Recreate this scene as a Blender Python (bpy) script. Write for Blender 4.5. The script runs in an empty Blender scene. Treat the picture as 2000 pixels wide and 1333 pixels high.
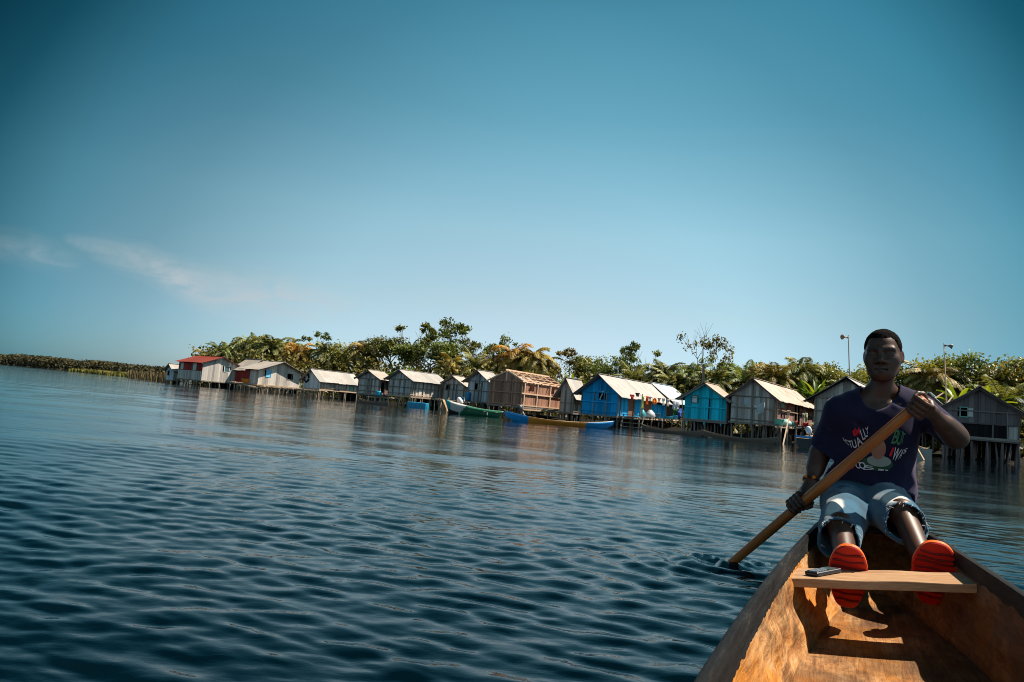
import bpy, bmesh, math, random
import numpy as np
from math import sin, cos, tan, atan, atan2, radians, degrees, sqrt, pi
from mathutils import Vector, Matrix
from mathutils.bvhtree import BVHTree

S = bpy.context.scene
COL = S.collection
# light: the sky's colour by height above the horizon, and by the angle from straight ahead
SKY_EL = [(0.0, (1.35, 1.5, 1.95)), (.147, (1.95, 1.80, 1.5)), (.255, (2.1, 2.15, 1.62)), (.34, (1.75, 2.13, 1.60)), (.407, (1.42, 2.12, 1.58)), (.525, (1.34, 2.32, 1.74)), (.72, (.5, 1.05, .9)), (1.0, (.2, .4, .4))]
SKY_AZ = [(0.0, (1.1, 1.1, 1.1)), (.42, (.8, .8, .8)), (.6, (.35, .35, .35)), (.74, (.3, .38, .42)), (.85, (.015, .10, .13)), (.87, (.045, .18, .22)), (.9, (.22, .43, .49)), (.93, (.41, .57, .61)), (.975, (.86, .95, .96)), (1.0, (1, 1, 1))]
SKY_STRENGTH = 0.0498
CLOUD_RGB = (6.4, 6.7, 6.9)
SUN_POWER = 5.0
EXPOSURE = 0.82
# ------------------------------------------------------------------ camera
FPX = 1333.0                       # focal length in pixels of a 2000 px wide frame (24 mm lens)
ROLL = atan(0.088)
PITCH = atan((797.5 - 666.5) * cos(ROLL) / FPX)
EYE = Vector((0, 0, 0.64))
FW = Vector((0, cos(PITCH), sin(PITCH)))
U0 = Vector((0, -sin(PITCH), cos(PITCH)))
R0 = Vector((1, 0, 0))
RT = R0 * cos(ROLL) + U0 * sin(ROLL)
UP = U0 * cos(ROLL) - R0 * sin(ROLL)
cam_d = bpy.data.cameras.new('camera')
cam_d.sensor_width = 36; cam_d.lens = 36 * FPX / 2000
cam_d.clip_start = 0.02; cam_d.clip_end = 60000
cam = bpy.data.objects.new('camera', cam_d); COL.objects.link(cam)
M3 = Matrix((RT, UP, -FW)).transposed().to_4x4(); M3.translation = EYE
cam.matrix_world = M3
S.camera = cam
# ------------------------------------------------------------------ sky, sun, exposure
SUN_AZ = radians(9)               # ahead of +X
SUN_EL = radians(56)
sun_dir = Vector((cos(SUN_AZ) * cos(SUN_EL), sin(SUN_AZ) * cos(SUN_EL), sin(SUN_EL)))
W = bpy.data.worlds.new('World'); S.world = W; W.use_nodes = True
nt = W.node_tree; nt.nodes.clear()
def N(tree, typ, **kw):
    n = tree.nodes.new(typ)
    for k, v in kw.items(): setattr(n, k, v)
    return n
def ramp(tree, stops, interp='LINEAR'):
    n = N(tree, 'ShaderNodeValToRGB'); cr = n.color_ramp; cr.interpolation = interp
    while len(cr.elements) < len(stops): cr.elements.new(0.5)
    for e, (p, c) in zip(cr.elements, stops):
        e.position = p; e.color = (*c, 1) if len(c) == 3 else c
    return n
def math_node(tree, op, a, b=None, c=None, clamp=False):
    n = N(tree, 'ShaderNodeMath', operation=op); n.use_clamp = clamp
    for i, v in enumerate((a, b, c)):
        if v is None: continue
        if isinstance(v, (int, float)): n.inputs[i].default_value = v
        else: tree.links.new(v, n.inputs[i])
    return n.outputs[0]
def mix_rgb(tree, fac, a, b, mode='MIX'):
    n = N(tree, 'ShaderNodeMix', data_type='RGBA', blend_type=mode)
    for i, v in ((0, fac), (6, a), (7, b)):
        if isinstance(v, (int, float)): n.inputs[i].default_value = v
        elif isinstance(v, tuple): n.inputs[i].default_value = (*v, 1) if len(v) == 3 else v
        else: tree.links.new(v, n.inputs[i])
    return n.outputs[2]
sky = N(nt, 'ShaderNodeTexSky', sky_type='NISHITA', sun_disc=False)
sky.sun_elevation = SUN_EL; sky.sun_rotation = pi / 2 - SUN_AZ
sky.air_density = 1.0; sky.dust_density = 0.6; sky.ozone_density = 3.0
tc = N(nt, 'ShaderNodeTexCoord')
sep = N(nt, 'ShaderNodeSeparateXYZ'); nt.links.new(tc.outputs['Generated'], sep.inputs[0])
# sky colour by height, dimmed overhead to deepen the shade in the canoe
el = ramp(nt, SKY_EL)
nt.links.new(sep.outputs[2], el.inputs[0])
skyc = mix_rgb(nt, 1.0, sky.outputs[0], el.outputs[0], 'MULTIPLY')
# lens falloff painted into the sky; behind the camera raised as added fill
hd = N(nt, 'ShaderNodeVectorMath', operation='DOT_PRODUCT'); nt.links.new(tc.outputs['Generated'], hd.inputs[0]); hd.inputs[1].default_value = (0.026, 0.9991, 0.033)
az = ramp(nt, SKY_AZ)
nt.links.new(math_node(nt, 'ADD', math_node(nt, 'MULTIPLY', hd.outputs['Value'], .5), .5), az.inputs[0])
skyc = mix_rgb(nt, 1.0, skyc, az.outputs[0], 'MULTIPLY')
# thin cirrus low on the left
mp = N(nt, 'ShaderNodeMapping'); mp.inputs['Scale'].default_value = (5, 5, 16)
nt.links.new(tc.outputs['Generated'], mp.inputs[0])
cn = N(nt, 'ShaderNodeTexNoise'); cn.inputs['Scale'].default_value = 2.6; cn.inputs['Detail'].default_value = 7; cn.inputs['Distortion'].default_value = 1.2
nt.links.new(mp.outputs[0], cn.inputs[0])
cr_ = ramp(nt, [(0.30, (.12, .12, .12)), (0.68, (1, 1, 1))]); nt.links.new(cn.outputs[0], cr_.inputs[0])
def blob(direction, width):
    d = N(nt, 'ShaderNodeVectorMath', operation='DISTANCE'); nt.links.new(tc.outputs['Generated'], d.inputs[0])
    d.inputs[1].default_value = direction
    k = N(nt, 'ShaderNodeMapRange', interpolation_type='SMOOTHSTEP'); nt.links.new(d.outputs['Value'], k.inputs['Value'])
    k.inputs['From Min'].default_value = width; k.inputs['From Max'].default_value = 0; return k.outputs['Result']
def pdir(px, py):
    v = FW * FPX + RT * (px - 1000) + UP * (666.5 - py)
    return v.normalized()
msk = None
for path in (((-20, 474, .020, .25), (60, 492, .026, .4), (140, 514, .022, .25)),
             ((138, 470, .010, .3), (200, 487, .020, .5), (270, 508, .024, .7), (330, 533, .026, .9), (380, 558, .030, .9), (430, 574, .040, .8), (510, 584, .046, .9), (590, 594, .040, .75), (690, 606, .024, .3))):
    for p0, p1 in zip(path[:-1], path[1:]):
        nn = max(2, int((p1[0] - p0[0]) / 13))
        for i in range(nn):
            cx_, cy_, wd, am = [u + (v - u) * i / nn for u, v in zip(p0, p1)]
            b_ = math_node(nt, 'MULTIPLY', blob(pdir(cx_, cy_), wd * 1.25), am)
            msk = b_ if msk is None else math_node(nt, 'MAXIMUM', msk, b_)
fac = math_node(nt, 'MULTIPLY', math_node(nt, 'MULTIPLY', cr_.outputs[0], msk), 0.72, clamp=True)
skyc = mix_rgb(nt, fac, skyc, CLOUD_RGB)
bg = N(nt, 'ShaderNodeBackground'); bg.inputs[1].default_value = SKY_STRENGTH
nt.links.new(skyc, bg.inputs[0])
wo = N(nt, 'ShaderNodeOutputWorld'); nt.links.new(bg.outputs[0], wo.inputs[0])
sl = bpy.data.lights.new('sun', 'SUN'); sl.energy = SUN_POWER; sl.angle = radians(0.5); sl.color = (1.0, 0.9, 0.76)
so = bpy.data.objects.new('sun', sl); COL.objects.link(so)
so.rotation_euler = sun_dir.to_track_quat('Z', 'Y').to_euler(); so.location = (20, 0, 40)
S.view_settings.view_transform = 'Standard'; S.view_settings.look = 'None'
S.view_settings.gamma = 1; S.view_settings.exposure = EXPOSURE
S.cycles.filter_width = 1.0; S.cycles.max_bounces = 8; S.cycles.transparent_max_bounces = 12; S.cycles.caustics_reflective = False; S.cycles.caustics_refractive = False
# ------------------------------------------------------------------ helpers
rng = random.Random(7)
nr = np.random.RandomState(11)
def proj(P):
    q = Vector(P) - EYE; z = q.dot(FW)
    return 1000 + FPX * q.dot(RT) / z, 666.5 - FPX * q.dot(UP) / z
def at(px, py, d):
    """the point seen at a pixel of the 2000 px photograph, d metres ahead"""
    v = FW * FPX + RT * (px - 1000) + UP * (666.5 - py)
    return EYE + v * (d / v.y)
def horizon(px): return 709.5 + .088 * px
def on_water(px, d):
    """the point of the water surface in pixel column px, d metres ahead"""
    y = horizon(px) + .64 * FPX / d
    for _ in range(6):
        P = at(px, y, d); y += P.z * FPX / d
    return Vector((P.x, P.y, 0))
def z_at(X, Y, py):
    lo, hi = -5., 60.
    for _ in range(50):
        m = (lo + hi) / 2
        if proj((X, Y, m))[1] > py: lo = m
        else: hi = m
    return (lo + hi) / 2
def tag(o, label=None, cat=None, group=None, kind=None):
    if label: o['label'] = label
    if cat: o['category'] = cat
    if group: o['group'] = group
    if kind: o['kind'] = kind
    return o
def empty(name, loc=(0, 0, 0), rz=0, label=None, cat=None, group=None, parent=None):
    o = bpy.data.objects.new(name, None); COL.objects.link(o); o.location = loc; o.rotation_euler.z = rz
    o.empty_display_size = .2
    if parent: o.parent = parent
    return tag(o, label, cat, group)
def copy_tree(o, parent=None):
    c = o.copy(); COL.objects.link(c)
    if parent: c.parent = parent
    for ch in list(o.children): copy_tree(ch, c)
    return c
def mesh_obj(name, verts, faces, mat, parent=None, smooth=False, attrs=None, mats=None, fm=None):
    me = bpy.data.meshes.new(name)
    me.from_pydata([tuple(v) for v in verts], [], [tuple(f) for f in faces]); me.update()
    for m in (mats or [mat]): me.materials.append(m)
    if fm is not None: me.polygons.foreach_set('material_index', np.asarray(fm, dtype=np.int32))
    if smooth: me.polygons.foreach_set('use_smooth', np.ones(len(me.polygons), dtype=bool))
    if attrs:
        for k, a in attrs.items():
            at_ = me.attributes.new(k, 'FLOAT', 'POINT'); at_.data.foreach_set('value', np.asarray(a, dtype=np.float32))
    o = bpy.data.objects.new(name, me); COL.objects.link(o)
    if parent: o.parent = parent
    return o
def np_mesh(name, V, Fq, mat, parent=None, smooth=True, attrs=None):
    """fast mesh from numpy arrays (faces all of one size)"""
    me = bpy.data.meshes.new(name); n = len(V); k = Fq.shape[1]; m = len(Fq)
    me.vertices.add(n); me.vertices.foreach_set('co', V.astype(np.float32).ravel())
    me.loops.add(m * k); me.loops.foreach_set('vertex_index', Fq.astype(np.int32).ravel())
    me.polygons.add(m); me.polygons.foreach_set('loop_start', np.arange(0, m * k, k, dtype=np.int32))
    try: me.polygons.foreach_set('loop_total', np.full(m, k, dtype=np.int32))
    except Exception: pass
    me.polygons.foreach_set('use_smooth', np.full(m, smooth, dtype=bool))
    me.update(calc_edges=True); me.validate()
    if mat: me.materials.append(mat)
    if attrs:
        for kk, a in attrs.items():
            at_ = me.attributes.new(kk, 'FLOAT', 'POINT'); at_.data.foreach_set('value', np.asarray(a, dtype=np.float32))
    o = bpy.data.objects.new(name, me); COL.objects.link(o)
    if parent: o.parent = parent
    return o
class MB:
    """collects boxes, bars and tubes for ONE mesh object; every vertex carries a 'tone'"""
    def __init__(s): s.v = []; s.f = []; s.t = []; s.m = []
    def add(s, vs, fs, tone=.5, mi=0):
        b = len(s.v); s.v += [tuple(v) for v in vs]; s.f += [tuple(b + i for i in f) for f in fs]
        s.t += [tone] * len(vs); s.m += [mi] * len(fs)
    def box(s, a, b, tone=.5, mi=0):
        x0, y0, z0 = a; x1, y1, z1 = b
        s.add([(x0, y0, z0), (x1, y0, z0), (x1, y1, z0), (x0, y1, z0), (x0, y0, z1), (x1, y0, z1), (x1, y1, z1), (x0, y1, z1)],
              [(3, 2, 1, 0), (4, 5, 6, 7), (0, 1, 5, 4), (1, 2, 6, 5), (2, 3, 7, 6), (3, 0, 4, 7)], tone, mi)
    def bar(s, p, q, w, h=None, tone=.5, up=(0, 0, 1), mi=0):
        p = Vector(p); q = Vector(q); h = h or w; d = (q - p).normalized(); up = Vector(up)
        if abs(d.dot(up)) > .98: up = Vector((1, 0, 0))
        a = d.cross(up).normalized(); b = a.cross(d)
        vs = []
        for c in (p, q):
            for i, j in ((-1, -1), (1, -1), (1, 1), (-1, 1)): vs.append(c + a * (i * w / 2) + b * (j * h / 2))
        s.add(vs, [(0, 1, 2, 3), (7, 6, 5, 4), (0, 4, 5, 1), (1, 5, 6, 2), (2, 6, 7, 3), (3, 7, 4, 0)], tone, mi)
    def tube(s, pts, rad, n=7, tone=.5, cap=True, mi=0, squash=1.0):
        pts = [Vector(p) for p in pts]
        rad = rad if isinstance(rad, (list, tuple)) else [rad] * len(pts)
        vs = []; fs = []
        ref = Vector((0.13, 0.21, 1))
        for i, p in enumerate(pts):
            d = (pts[min(i + 1, len(pts) - 1)] - pts[max(i - 1, 0)]).normalized()
            rf = ref if abs(d.dot(ref.normalized())) < .97 else Vector((1, .1, 0))
            a = d.cross(rf).normalized(); b = a.cross(d)
            for k in range(n):
                t = 2 * pi * k / n; vs.append(p + a * (cos(t) * rad[i]) + b * (sin(t) * rad[i] * squash))
        for i in range(len(pts) - 1):
            for k in range(n):
                k2 = (k + 1) % n
                fs.append((i * n + k, i * n + k2, (i + 1) * n + k2, (i + 1) * n + k))
        if cap:
            fs.append(tuple(range(n - 1, -1, -1))); fs.append(tuple((len(pts) - 1) * n + k for k in range(n)))
        s.add(vs, fs, tone, mi)
    def lathe(s, prof, n=14, tone=.5, org=(0, 0, 0), mi=0, cap=True):
        vs = []; fs = []; ox, oy, oz = org
        for r_, z_ in prof:
            for k in range(n):
                t = 2 * pi * k / n; vs.append((ox + r_ * cos(t), oy + r_ * sin(t), oz + z_))
        for i in range(len(prof) - 1):
            for k in range(n):
                k2 = (k + 1) % n; fs.append((i * n + k, i * n + k2, (i + 1) * n + k2, (i + 1) * n + k))
        if cap: fs.append(tuple(range(n - 1, -1, -1))); fs.append(tuple((len(prof) - 1) * n + k for k in range(n)))
        s.add(vs, fs, tone, mi)
    def build(s, name, mat, parent=None, smooth=False, mats=None):
        return mesh_obj(name, s.v, s.f, mat, parent, smooth, {'tone': s.t}, mats, s.m if mats else None)
# ------------------------------------------------------------------ materials
def new_mat(name):
    m = bpy.data.materials.new(name); m.use_nodes = True; t = m.node_tree; t.nodes.clear()
    o = N(t, 'ShaderNodeOutputMaterial'); b = N(t, 'ShaderNodeBsdfPrincipled'); t.links.new(b.outputs[0], o.inputs[0])
    return m, t, b, o
def attr(t, name): return N(t, 'ShaderNodeAttribute', attribute_name=name)
def noise(t, scale, vec=None, detail=4, rough=.55, dist=0.0):
    n = N(t, 'ShaderNodeTexNoise'); n.inputs['Scale'].default_value = scale; n.inputs['Detail'].default_value = detail
    n.inputs['Roughness'].default_value = rough; n.inputs['Distortion'].default_value = dist
    if vec is not None: t.links.new(vec, n.inputs[0])
    return n
def objvec(t, scale=(1, 1, 1), rot=(0, 0, 0)):
    c = N(t, 'ShaderNodeTexCoord'); m = N(t, 'ShaderNodeMapping'); m.inputs['Scale'].default_value = scale; m.inputs['Rotation'].default_value = rot
    t.links.new(c.outputs['Object'], m.inputs[0]); return m.outputs[0]
def mat_simple(name, col, rough=.6, var=.25, scale=6, spec=.4, metallic=0.0):
    """plain material with tone and large-scale noise variation"""
    m, t, b, o = new_mat(name)
    n = noise(t, scale, objvec(t))
    f = math_node(t, 'ADD', math_node(t, 'MULTIPLY', n.outputs[0], 2 * var), 1 - var)
    tn = math_node(t, 'ADD', math_node(t, 'MULTIPLY', attr(t, 'tone').outputs['Fac'], .5), .75)
    f = math_node(t, 'MULTIPLY', f, tn)
    v = N(t, 'ShaderNodeVectorMath', operation='SCALE'); v.inputs[0].default_value = col; t.links.new(f, v.inputs['Scale'])
    t.links.new(v.outputs[0], b.inputs['Base Color'])
    b.inputs['Roughness'].default_value = rough; b.inputs['Specular IOR Level'].default_value = spec; b.inputs['Metallic'].default_value = metallic
    return m
def mat_planks(name, col, col2=None, wear=.35, rough=.85, grain_axis=2, bare=(.16, .145, .13)):
    """weathered boards: streaks along the grain, tone per board, paint worn to bare wood where `wear` says"""
    m, t, b, o = new_mat(name)
    sc = [9, 9, 9]; sc[grain_axis] = .8
    st = noise(t, 2.2, objvec(t, tuple(sc)), 6, .65)
    big = noise(t, 1.3, objvec(t), 3)
    tn = attr(t, 'tone').outputs['Fac']
    col2 = col2 or tuple(c * .62 for c in col)
    c1 = mix_rgb(t, st.outputs[0], col2, tuple(min(1, c * 1.25) for c in col))
    f = math_node(t, 'ADD', math_node(t, 'MULTIPLY', tn, .75), .62)
    v = N(t, 'ShaderNodeVectorMath', operation='SCALE'); t.links.new(c1, v.inputs[0]); t.links.new(f, v.inputs['Scale'])
    wmask = ramp(t, [(max(0., 1 - wear - .12), (0, 0, 0)), (min(1., 1 - wear + .12), (1, 1, 1))])
    t.links.new(math_node(t, 'ADD', math_node(t, 'MULTIPLY', st.outputs[0], .5), math_node(t, 'MULTIPLY', big.outputs[0], .5)), wmask.inputs[0])
    c2 = mix_rgb(t, wmask.outputs[0], v.outputs[0], bare)
    t.links.new(c2, b.inputs['Base Color'])
    b.inputs['Roughness'].default_value = rough; b.inputs['Specular IOR Level'].default_value = .2
    bp = N(t, 'ShaderNodeBump'); bp.inputs['Strength'].default_value = .35; bp.inputs['Distance'].default_value = .01
    t.links.new(st.outputs[0], bp.inputs['Height']); t.links.new(bp.outputs[0], b.inputs['Normal'])
    return m
def mat_roof(name, col, rust=(.16, .07, .03), amount=.35, rough=.55, wave_axis='Y'):
    m, t, b, o = new_mat(name)
    v0 = objvec(t)
    n1 = noise(t, .9, v0, 5, .6); n2 = noise(t, 5, objvec(t, (1, 1, 1)), 5, .7)
    tn = attr(t, 'tone').outputs['Fac']
    s = math_node(t, 'ADD', math_node(t, 'ADD', math_node(t, 'MULTIPLY', n1.outputs[0], .6), math_node(t, 'MULTIPLY', n2.outputs[0], .35)), math_node(t, 'MULTIPLY', tn, .22))
    rp = ramp(t, [(max(0, .78 - amount * .5), (0, 0, 0)), (min(1, 1.0 - amount * .3), (1, 1, 1))]); t.links.new(s, rp.inputs[0])
    f = math_node(t, 'ADD', math_node(t, 'MULTIPLY', tn, .35), .82)
    v = N(t, 'ShaderNodeVectorMath', operation='SCALE'); v.inputs[0].default_value = col; t.links.new(f, v.inputs['Scale'])
    t.links.new(mix_rgb(t, rp.outputs[0], v.outputs[0], rust), b.inputs['Base Color'])
    b.inputs['Roughness'].default_value = rough; b.inputs['Specular IOR Level'].default_value = .3
    wv = N(t, 'ShaderNodeTexWave', wave_type='BANDS', bands_direction=wave_axis); wv.inputs['Scale'].default_value = 3.2
    t.links.new(v0, wv.inputs[0])
    bp = N(t, 'ShaderNodeBump'); bp.inputs['Strength'].default_value = .6; bp.inputs['Distance'].default_value = .03
    t.links.new(wv.outputs[0], bp.inputs['Height']); t.links.new(bp.outputs[0], b.inputs['Normal'])
    return m
# ================================================================== boat frame (needed by the water sheet)
B_PSI, B_HEEL, B_TAU = 0.4482, 0.1352, -0.0018
bA = Vector((sin(B_PSI) * cos(B_TAU), cos(B_PSI) * cos(B_TAU), sin(B_TAU)))
_c0 = Vector((cos(B_PSI), -sin(B_PSI), 0)); _n0 = _c0.cross(bA)
bC = _c0 * cos(B_HEEL) + _n0 * sin(B_HEEL); bN = _n0 * cos(B_HEEL) - _c0 * sin(B_HEEL)
bO = Vector((1.1611, 2.0957, 0.2218))          # centre of the thwart's near top edge
BMAT = Matrix((bC, bA, bN)).transposed().to_4x4(); BMAT.translation = bO
BINV = BMAT.inverted()
def bl(c, t, n): return BMAT @ Vector((c, t, n))
def half_w(t):
    """half breadth of the dugout at its rail, t metres aft of the thwart"""
    if t > .9: 
        k = (t - .9) / .62; return max(0.0, .2025 * (1 - k ** 1.7)) if k < 1 else 0.0
    if t > -1.3: return .2759 - .0608 * t - .0232 * t * t
    if t > -2.6: return .3157 + .0 * t
    k = (-t - 2.6) / 1.9
    return .3157 * max(0.0, 1 - k ** 2)
PADDLE_IN = on_water(1425, 3.28)
# ================================================================== water
def build_water():
    m, t, b, o = new_mat('lagoon water')
    b.inputs['Base Color'].default_value = (.0003, .0040, .0070, 1); b.inputs['Roughness'].default_value = .035
    b.inputs['IOR'].default_value = 1.333; b.inputs['Specular IOR Level'].default_value = .5
    v = objvec(t)
    n1 = noise(t, 9, objvec(t, (.6, 1.5, 1)), 4, .6); n2 = noise(t, 24, objvec(t, (.7, 1.3, 1)), 3, .6)
    h = math_node(t, 'ADD', math_node(t, 'MULTIPLY', n1.outputs[0], 1.0), math_node(t, 'MULTIPLY', n2.outputs[0], .42))
    # calmer and rougher patches lie across the open water
    pt = noise(t, .06, objvec(t, (.5, 1.4, 1)), 3)
    pr = ramp(t, [(.38, (.18, .18, .18)), (.62, (1, 1, 1))]); t.links.new(pt.outputs[0], pr.inputs[0])
    bp = N(t, 'ShaderNodeBump'); bp.inputs['Distance'].default_value = .018
    t.links.new(math_node(t, 'MULTIPLY', pr.outputs[0], .30), bp.inputs['Strength'])
    t.links.new(h, bp.inputs['Height']); t.links.new(bp.outputs[0], b.inputs['Normal'])
    r1 = np.geomspace(.35, 70, 760); r2 = np.geomspace(73, 45000, 46); R = np.concatenate([r1, r2])
    dense = np.radians(np.linspace(-56, 56, 1000)); coarse = np.radians(np.linspace(-56, 56 - 360, 90))[1:-1]
    TH = np.concatenate([dense, coarse[::1]])
    TH = np.concatenate([dense, np.radians(np.linspace(58, 302, 84))])
    nT = len(TH); nR = len(R)
    X = np.outer(R, np.sin(TH)); Y = np.outer(R, np.cos(TH)); Z = np.zeros_like(X)
    rs = np.random.RandomState(5)
    step = np.gradient(R)[:, None] * np.ones((1, nT)); step = np.maximum(step, R[:, None] * radians(.112))
    WAVE = .0022
    a_ = shore_pt(391); b_ = shore_pt(1990); al = atan2(a_.y - b_.y, b_.x - a_.x); w_along_x, w_along_y, w_back_x, w_back_y = cos(al), -sin(al), sin(al), cos(al); sh_d = w_back_x * a_.x + w_back_y * a_.y
    main = radians(258)                        # the breeze's waves run towards the camera, a little from the right
    for i in range(110):
        lam = .042 * (5.8 ** rs.rand() ** .85); k = 2 * pi / lam
        th = main + rs.randn() * .30 + (rs.rand() < .22) * rs.randn() * .7
        amp = WAVE * lam ** .9 * (.55 + .9 * rs.rand()) * (1.3 if .09 < lam < .21 else .7)
        fade = np.clip((lam / step - 2.4) / 3, 0, 1)
        ph = k * (X * cos(th) + Y * sin(th)) + rs.rand() * 6.283
        s_ = np.sin(ph); Z += amp * fade * (s_ + .28 * np.cos(2 * ph))
    for i in range(44):
        lam = .5 * (10. ** rs.rand()); k = 2 * pi / lam; th = main + rs.randn() * .5; fade = np.clip((lam / step - 2.4) / 3, 0, 1)
        Z += .0048 / k * fade * np.sin(k * (X * cos(th) + Y * sin(th)) + rs.rand() * 6.283)
    g = .62 + .5 * np.sin(X * .21 + 1.3 + .7 * np.sin(Y * .17)) * np.sin(Y * .26 + .5 * np.sin(X * .3))
    Z *= np.clip(g, .35, 1.15) * np.clip((R[:, None] - .35) / .5, 0, 1) * np.clip(1.25 - R[:, None] / 40., .3, 1)
    sl = (w_along_x * X + w_along_y * Y); db = sh_d - (w_back_x * X + w_back_y * Y)      # sheltered water close to the houses
    Z *= np.clip(.35 + np.clip(db, 0, 99) / 14, .35, 1)
    # rings and the churned eddy where the paddle dips
    dx = X - PADDLE_IN.x; dy = Y - PADDLE_IN.y; rr = np.sqrt(dx * dx + dy * dy)
    Z += .011 * np.cos(rr * 2 * pi / .17 - .8) * np.exp(-rr / .5) * (rr < 3) * np.clip(.7 - .9 * (dx * .55 + dy * .83) / np.maximum(rr, .05), 0, 1.4)
    ed = np.exp(-((dx + .02) ** 2 / .045 + (dy - .09) ** 2 / .012))
    for i in range(26):
        lam = .05 + .04 * rs.rand(); th = 1.2 + rs.randn() * .7; k = 2 * pi / lam
        Z += .0032 * ed * np.sin(k * (X * cos(th) + Y * sin(th)) + rs.rand() * 6)
    V = np.stack([X, Y, Z], -1).reshape(-1, 3)
    idx = np.arange(nR * nT).reshape(nR, nT); nx = np.roll(idx, -1, 1)
    Fq = np.stack([idx[:-1], nx[:-1], nx[1:], idx[1:]], -1).reshape(-1, 4)[:, ::-1]
    # no water stands inside the dugout
    bi = np.array(BINV); L = V @ bi[:3, :3].T + bi[:3, 3]
    hw = np.array([half_w(t) for t in np.linspace(-5, 2, 1401)])
    ti = np.clip(((L[:, 1] + 5) / 7 * 1400).astype(int), 0, 1400)
    inside = (np.abs(L[:, 0]) < hw[ti] - .03) & (L[:, 1] > -5) & (L[:, 1] < 1.3)
    Fq = Fq[~inside[Fq].all(1)]
    ob = np_mesh('water', V, Fq, m); tag(ob, kind='structure')
# ================================================================== shore ground behind the houses
def shore_pt(px, k=1.0):
    d = 1 / (.0125 + (px - 391) * (.02857 - .0125) / 1600.)
    return on_water(px, d * k)
def d_house(px): return 1 / (.0125 + (px - 391) * (.02857 - .0125) / 1600.)
W_ALPHA = atan2(shore_pt(391).y - shore_pt(1990).y, shore_pt(1990).x - shore_pt(391).x)
w_along = Vector((cos(W_ALPHA), -sin(W_ALPHA), 0)); w_back = Vector((sin(W_ALPHA), cos(W_ALPHA), 0))
build_water()
def build_ground():
    m = mat_simple('dark mud', (.016, .013, .009), .95, .5, .8, .1)
    o0 = shore_pt(391) - w_along * 14; n = 60; rows = [2.5, 4.5, 7, 11, 18, 30, 60, 140]; hs = [-.25, .05, .22, .35, .5, .6, .8, 1.0]
    vs = []
    for i in range(n + 1):
        s = -2 + 170. * i / n
        for d, h in zip(rows, hs):
            j = .9 * sin(s * .41) + .7 * sin(s * 1.07 + 1)
            e = max(0, 10 - s) * .35
            p = o0 + w_along * s + w_back * (d + j + e); vs.append((p.x, p.y, h + .08 * sin(s * 2.1 + d)))
    k = len(rows); fs = [(i * k + j, (i + 1) * k + j, (i + 1) * k + j + 1, i * k + j + 1) for i in range(n) for j in range(k - 1)]
    tag(mesh_obj('ground', vs, fs, m, smooth=True), kind='structure')
build_ground()
# ================================================================== stilt houses
HM = {
 'grey': mat_planks('grey weathered planks', (.46, .42, .385), (.31, .275, .25), .28),
 'pale': mat_planks('sun bleached planks', (.46, .415, .375), (.32, .285, .255), .25),
 'blue': mat_planks('deep blue painted planks', (.010, .32, .66), (.008, .25, .54), .10, bare=(.05, .24, .42)),
 'teal': mat_planks('sky blue painted planks', (.014, .52, .66), (.012, .42, .56), .12, bare=(.12, .36, .42)),
 'new': mat_planks('fresh red brown planks', (.33, .175, .12), (.23, .115, .075), .12, bare=(.36, .22, .16)),
 'dark': mat_planks('dark stained planks', (.17, .14, .14), (.11, .088, .09), .2, bare=(.11, .09, .085)),
 'black': mat_planks('tarred boards', (.012, .010, .010), (.007, .006, .006), .05),
 'red': mat_planks('worn red painted planks', (.30, .035, .028), (.21, .024, .02), .2, bare=(.2, .1, .08)),
 'pink': mat_planks('faded pinkish planks', (.30, .17, .15), (.2, .1, .09), .35),
 'brown': mat_planks('brown planks', (.22, .11, .075), (.15, .07, .05), .2),
 'bluegrey': mat_planks('pale blue grey planks', (.42, .46, .49), (.31, .35, .38), .25),
}
RM = {
 'white': mat_roof('pale metal sheets', (.40, .375, .35), (.25, .18, .13), .38),
 'tan': mat_roof('tan rusting metal sheets', (.41, .365, .32), (.30, .18, .10), .4),
 'red': mat_roof('red rusted metal sheets', (.27, .05, .03), (.16, .05, .03), .4),
 'rusty': mat_roof('pale roof with rust streaks', (.46, .40, .335), (.24, .12, .055), .55),
 'bluish': mat_roof('bluish galvanised sheets', (.42, .52, .56), (.25, .14, .09), .35),
}
M_POST = mat_planks('old timber posts', (.22, .19, .165), (.13, .11, .095), .25)
M_POSTL = mat_planks('light timber posts', (.42, .31, .22), (.30, .21, .15), .2)
M_NEWT = mat_planks('fresh sawn timber', (.62, .42, .29), (.50, .32, .21), .1)
M_DARK = mat_simple('dark interior', (.012, .011, .011), .95, .3, 3, .05)
M_GLASSB = mat_simple('light blue shutter', (.18, .50, .72), .5, .1)
M_CURT = mat_simple('pale curtain', (.55, .53, .48), .9, .2)
M_TEAL = mat_simple('mint shutter', (.16, .42, .36), .6, .2)
M_WHITE = mat_simple('white paint', (.72, .72, .70), .5, .1)

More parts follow.
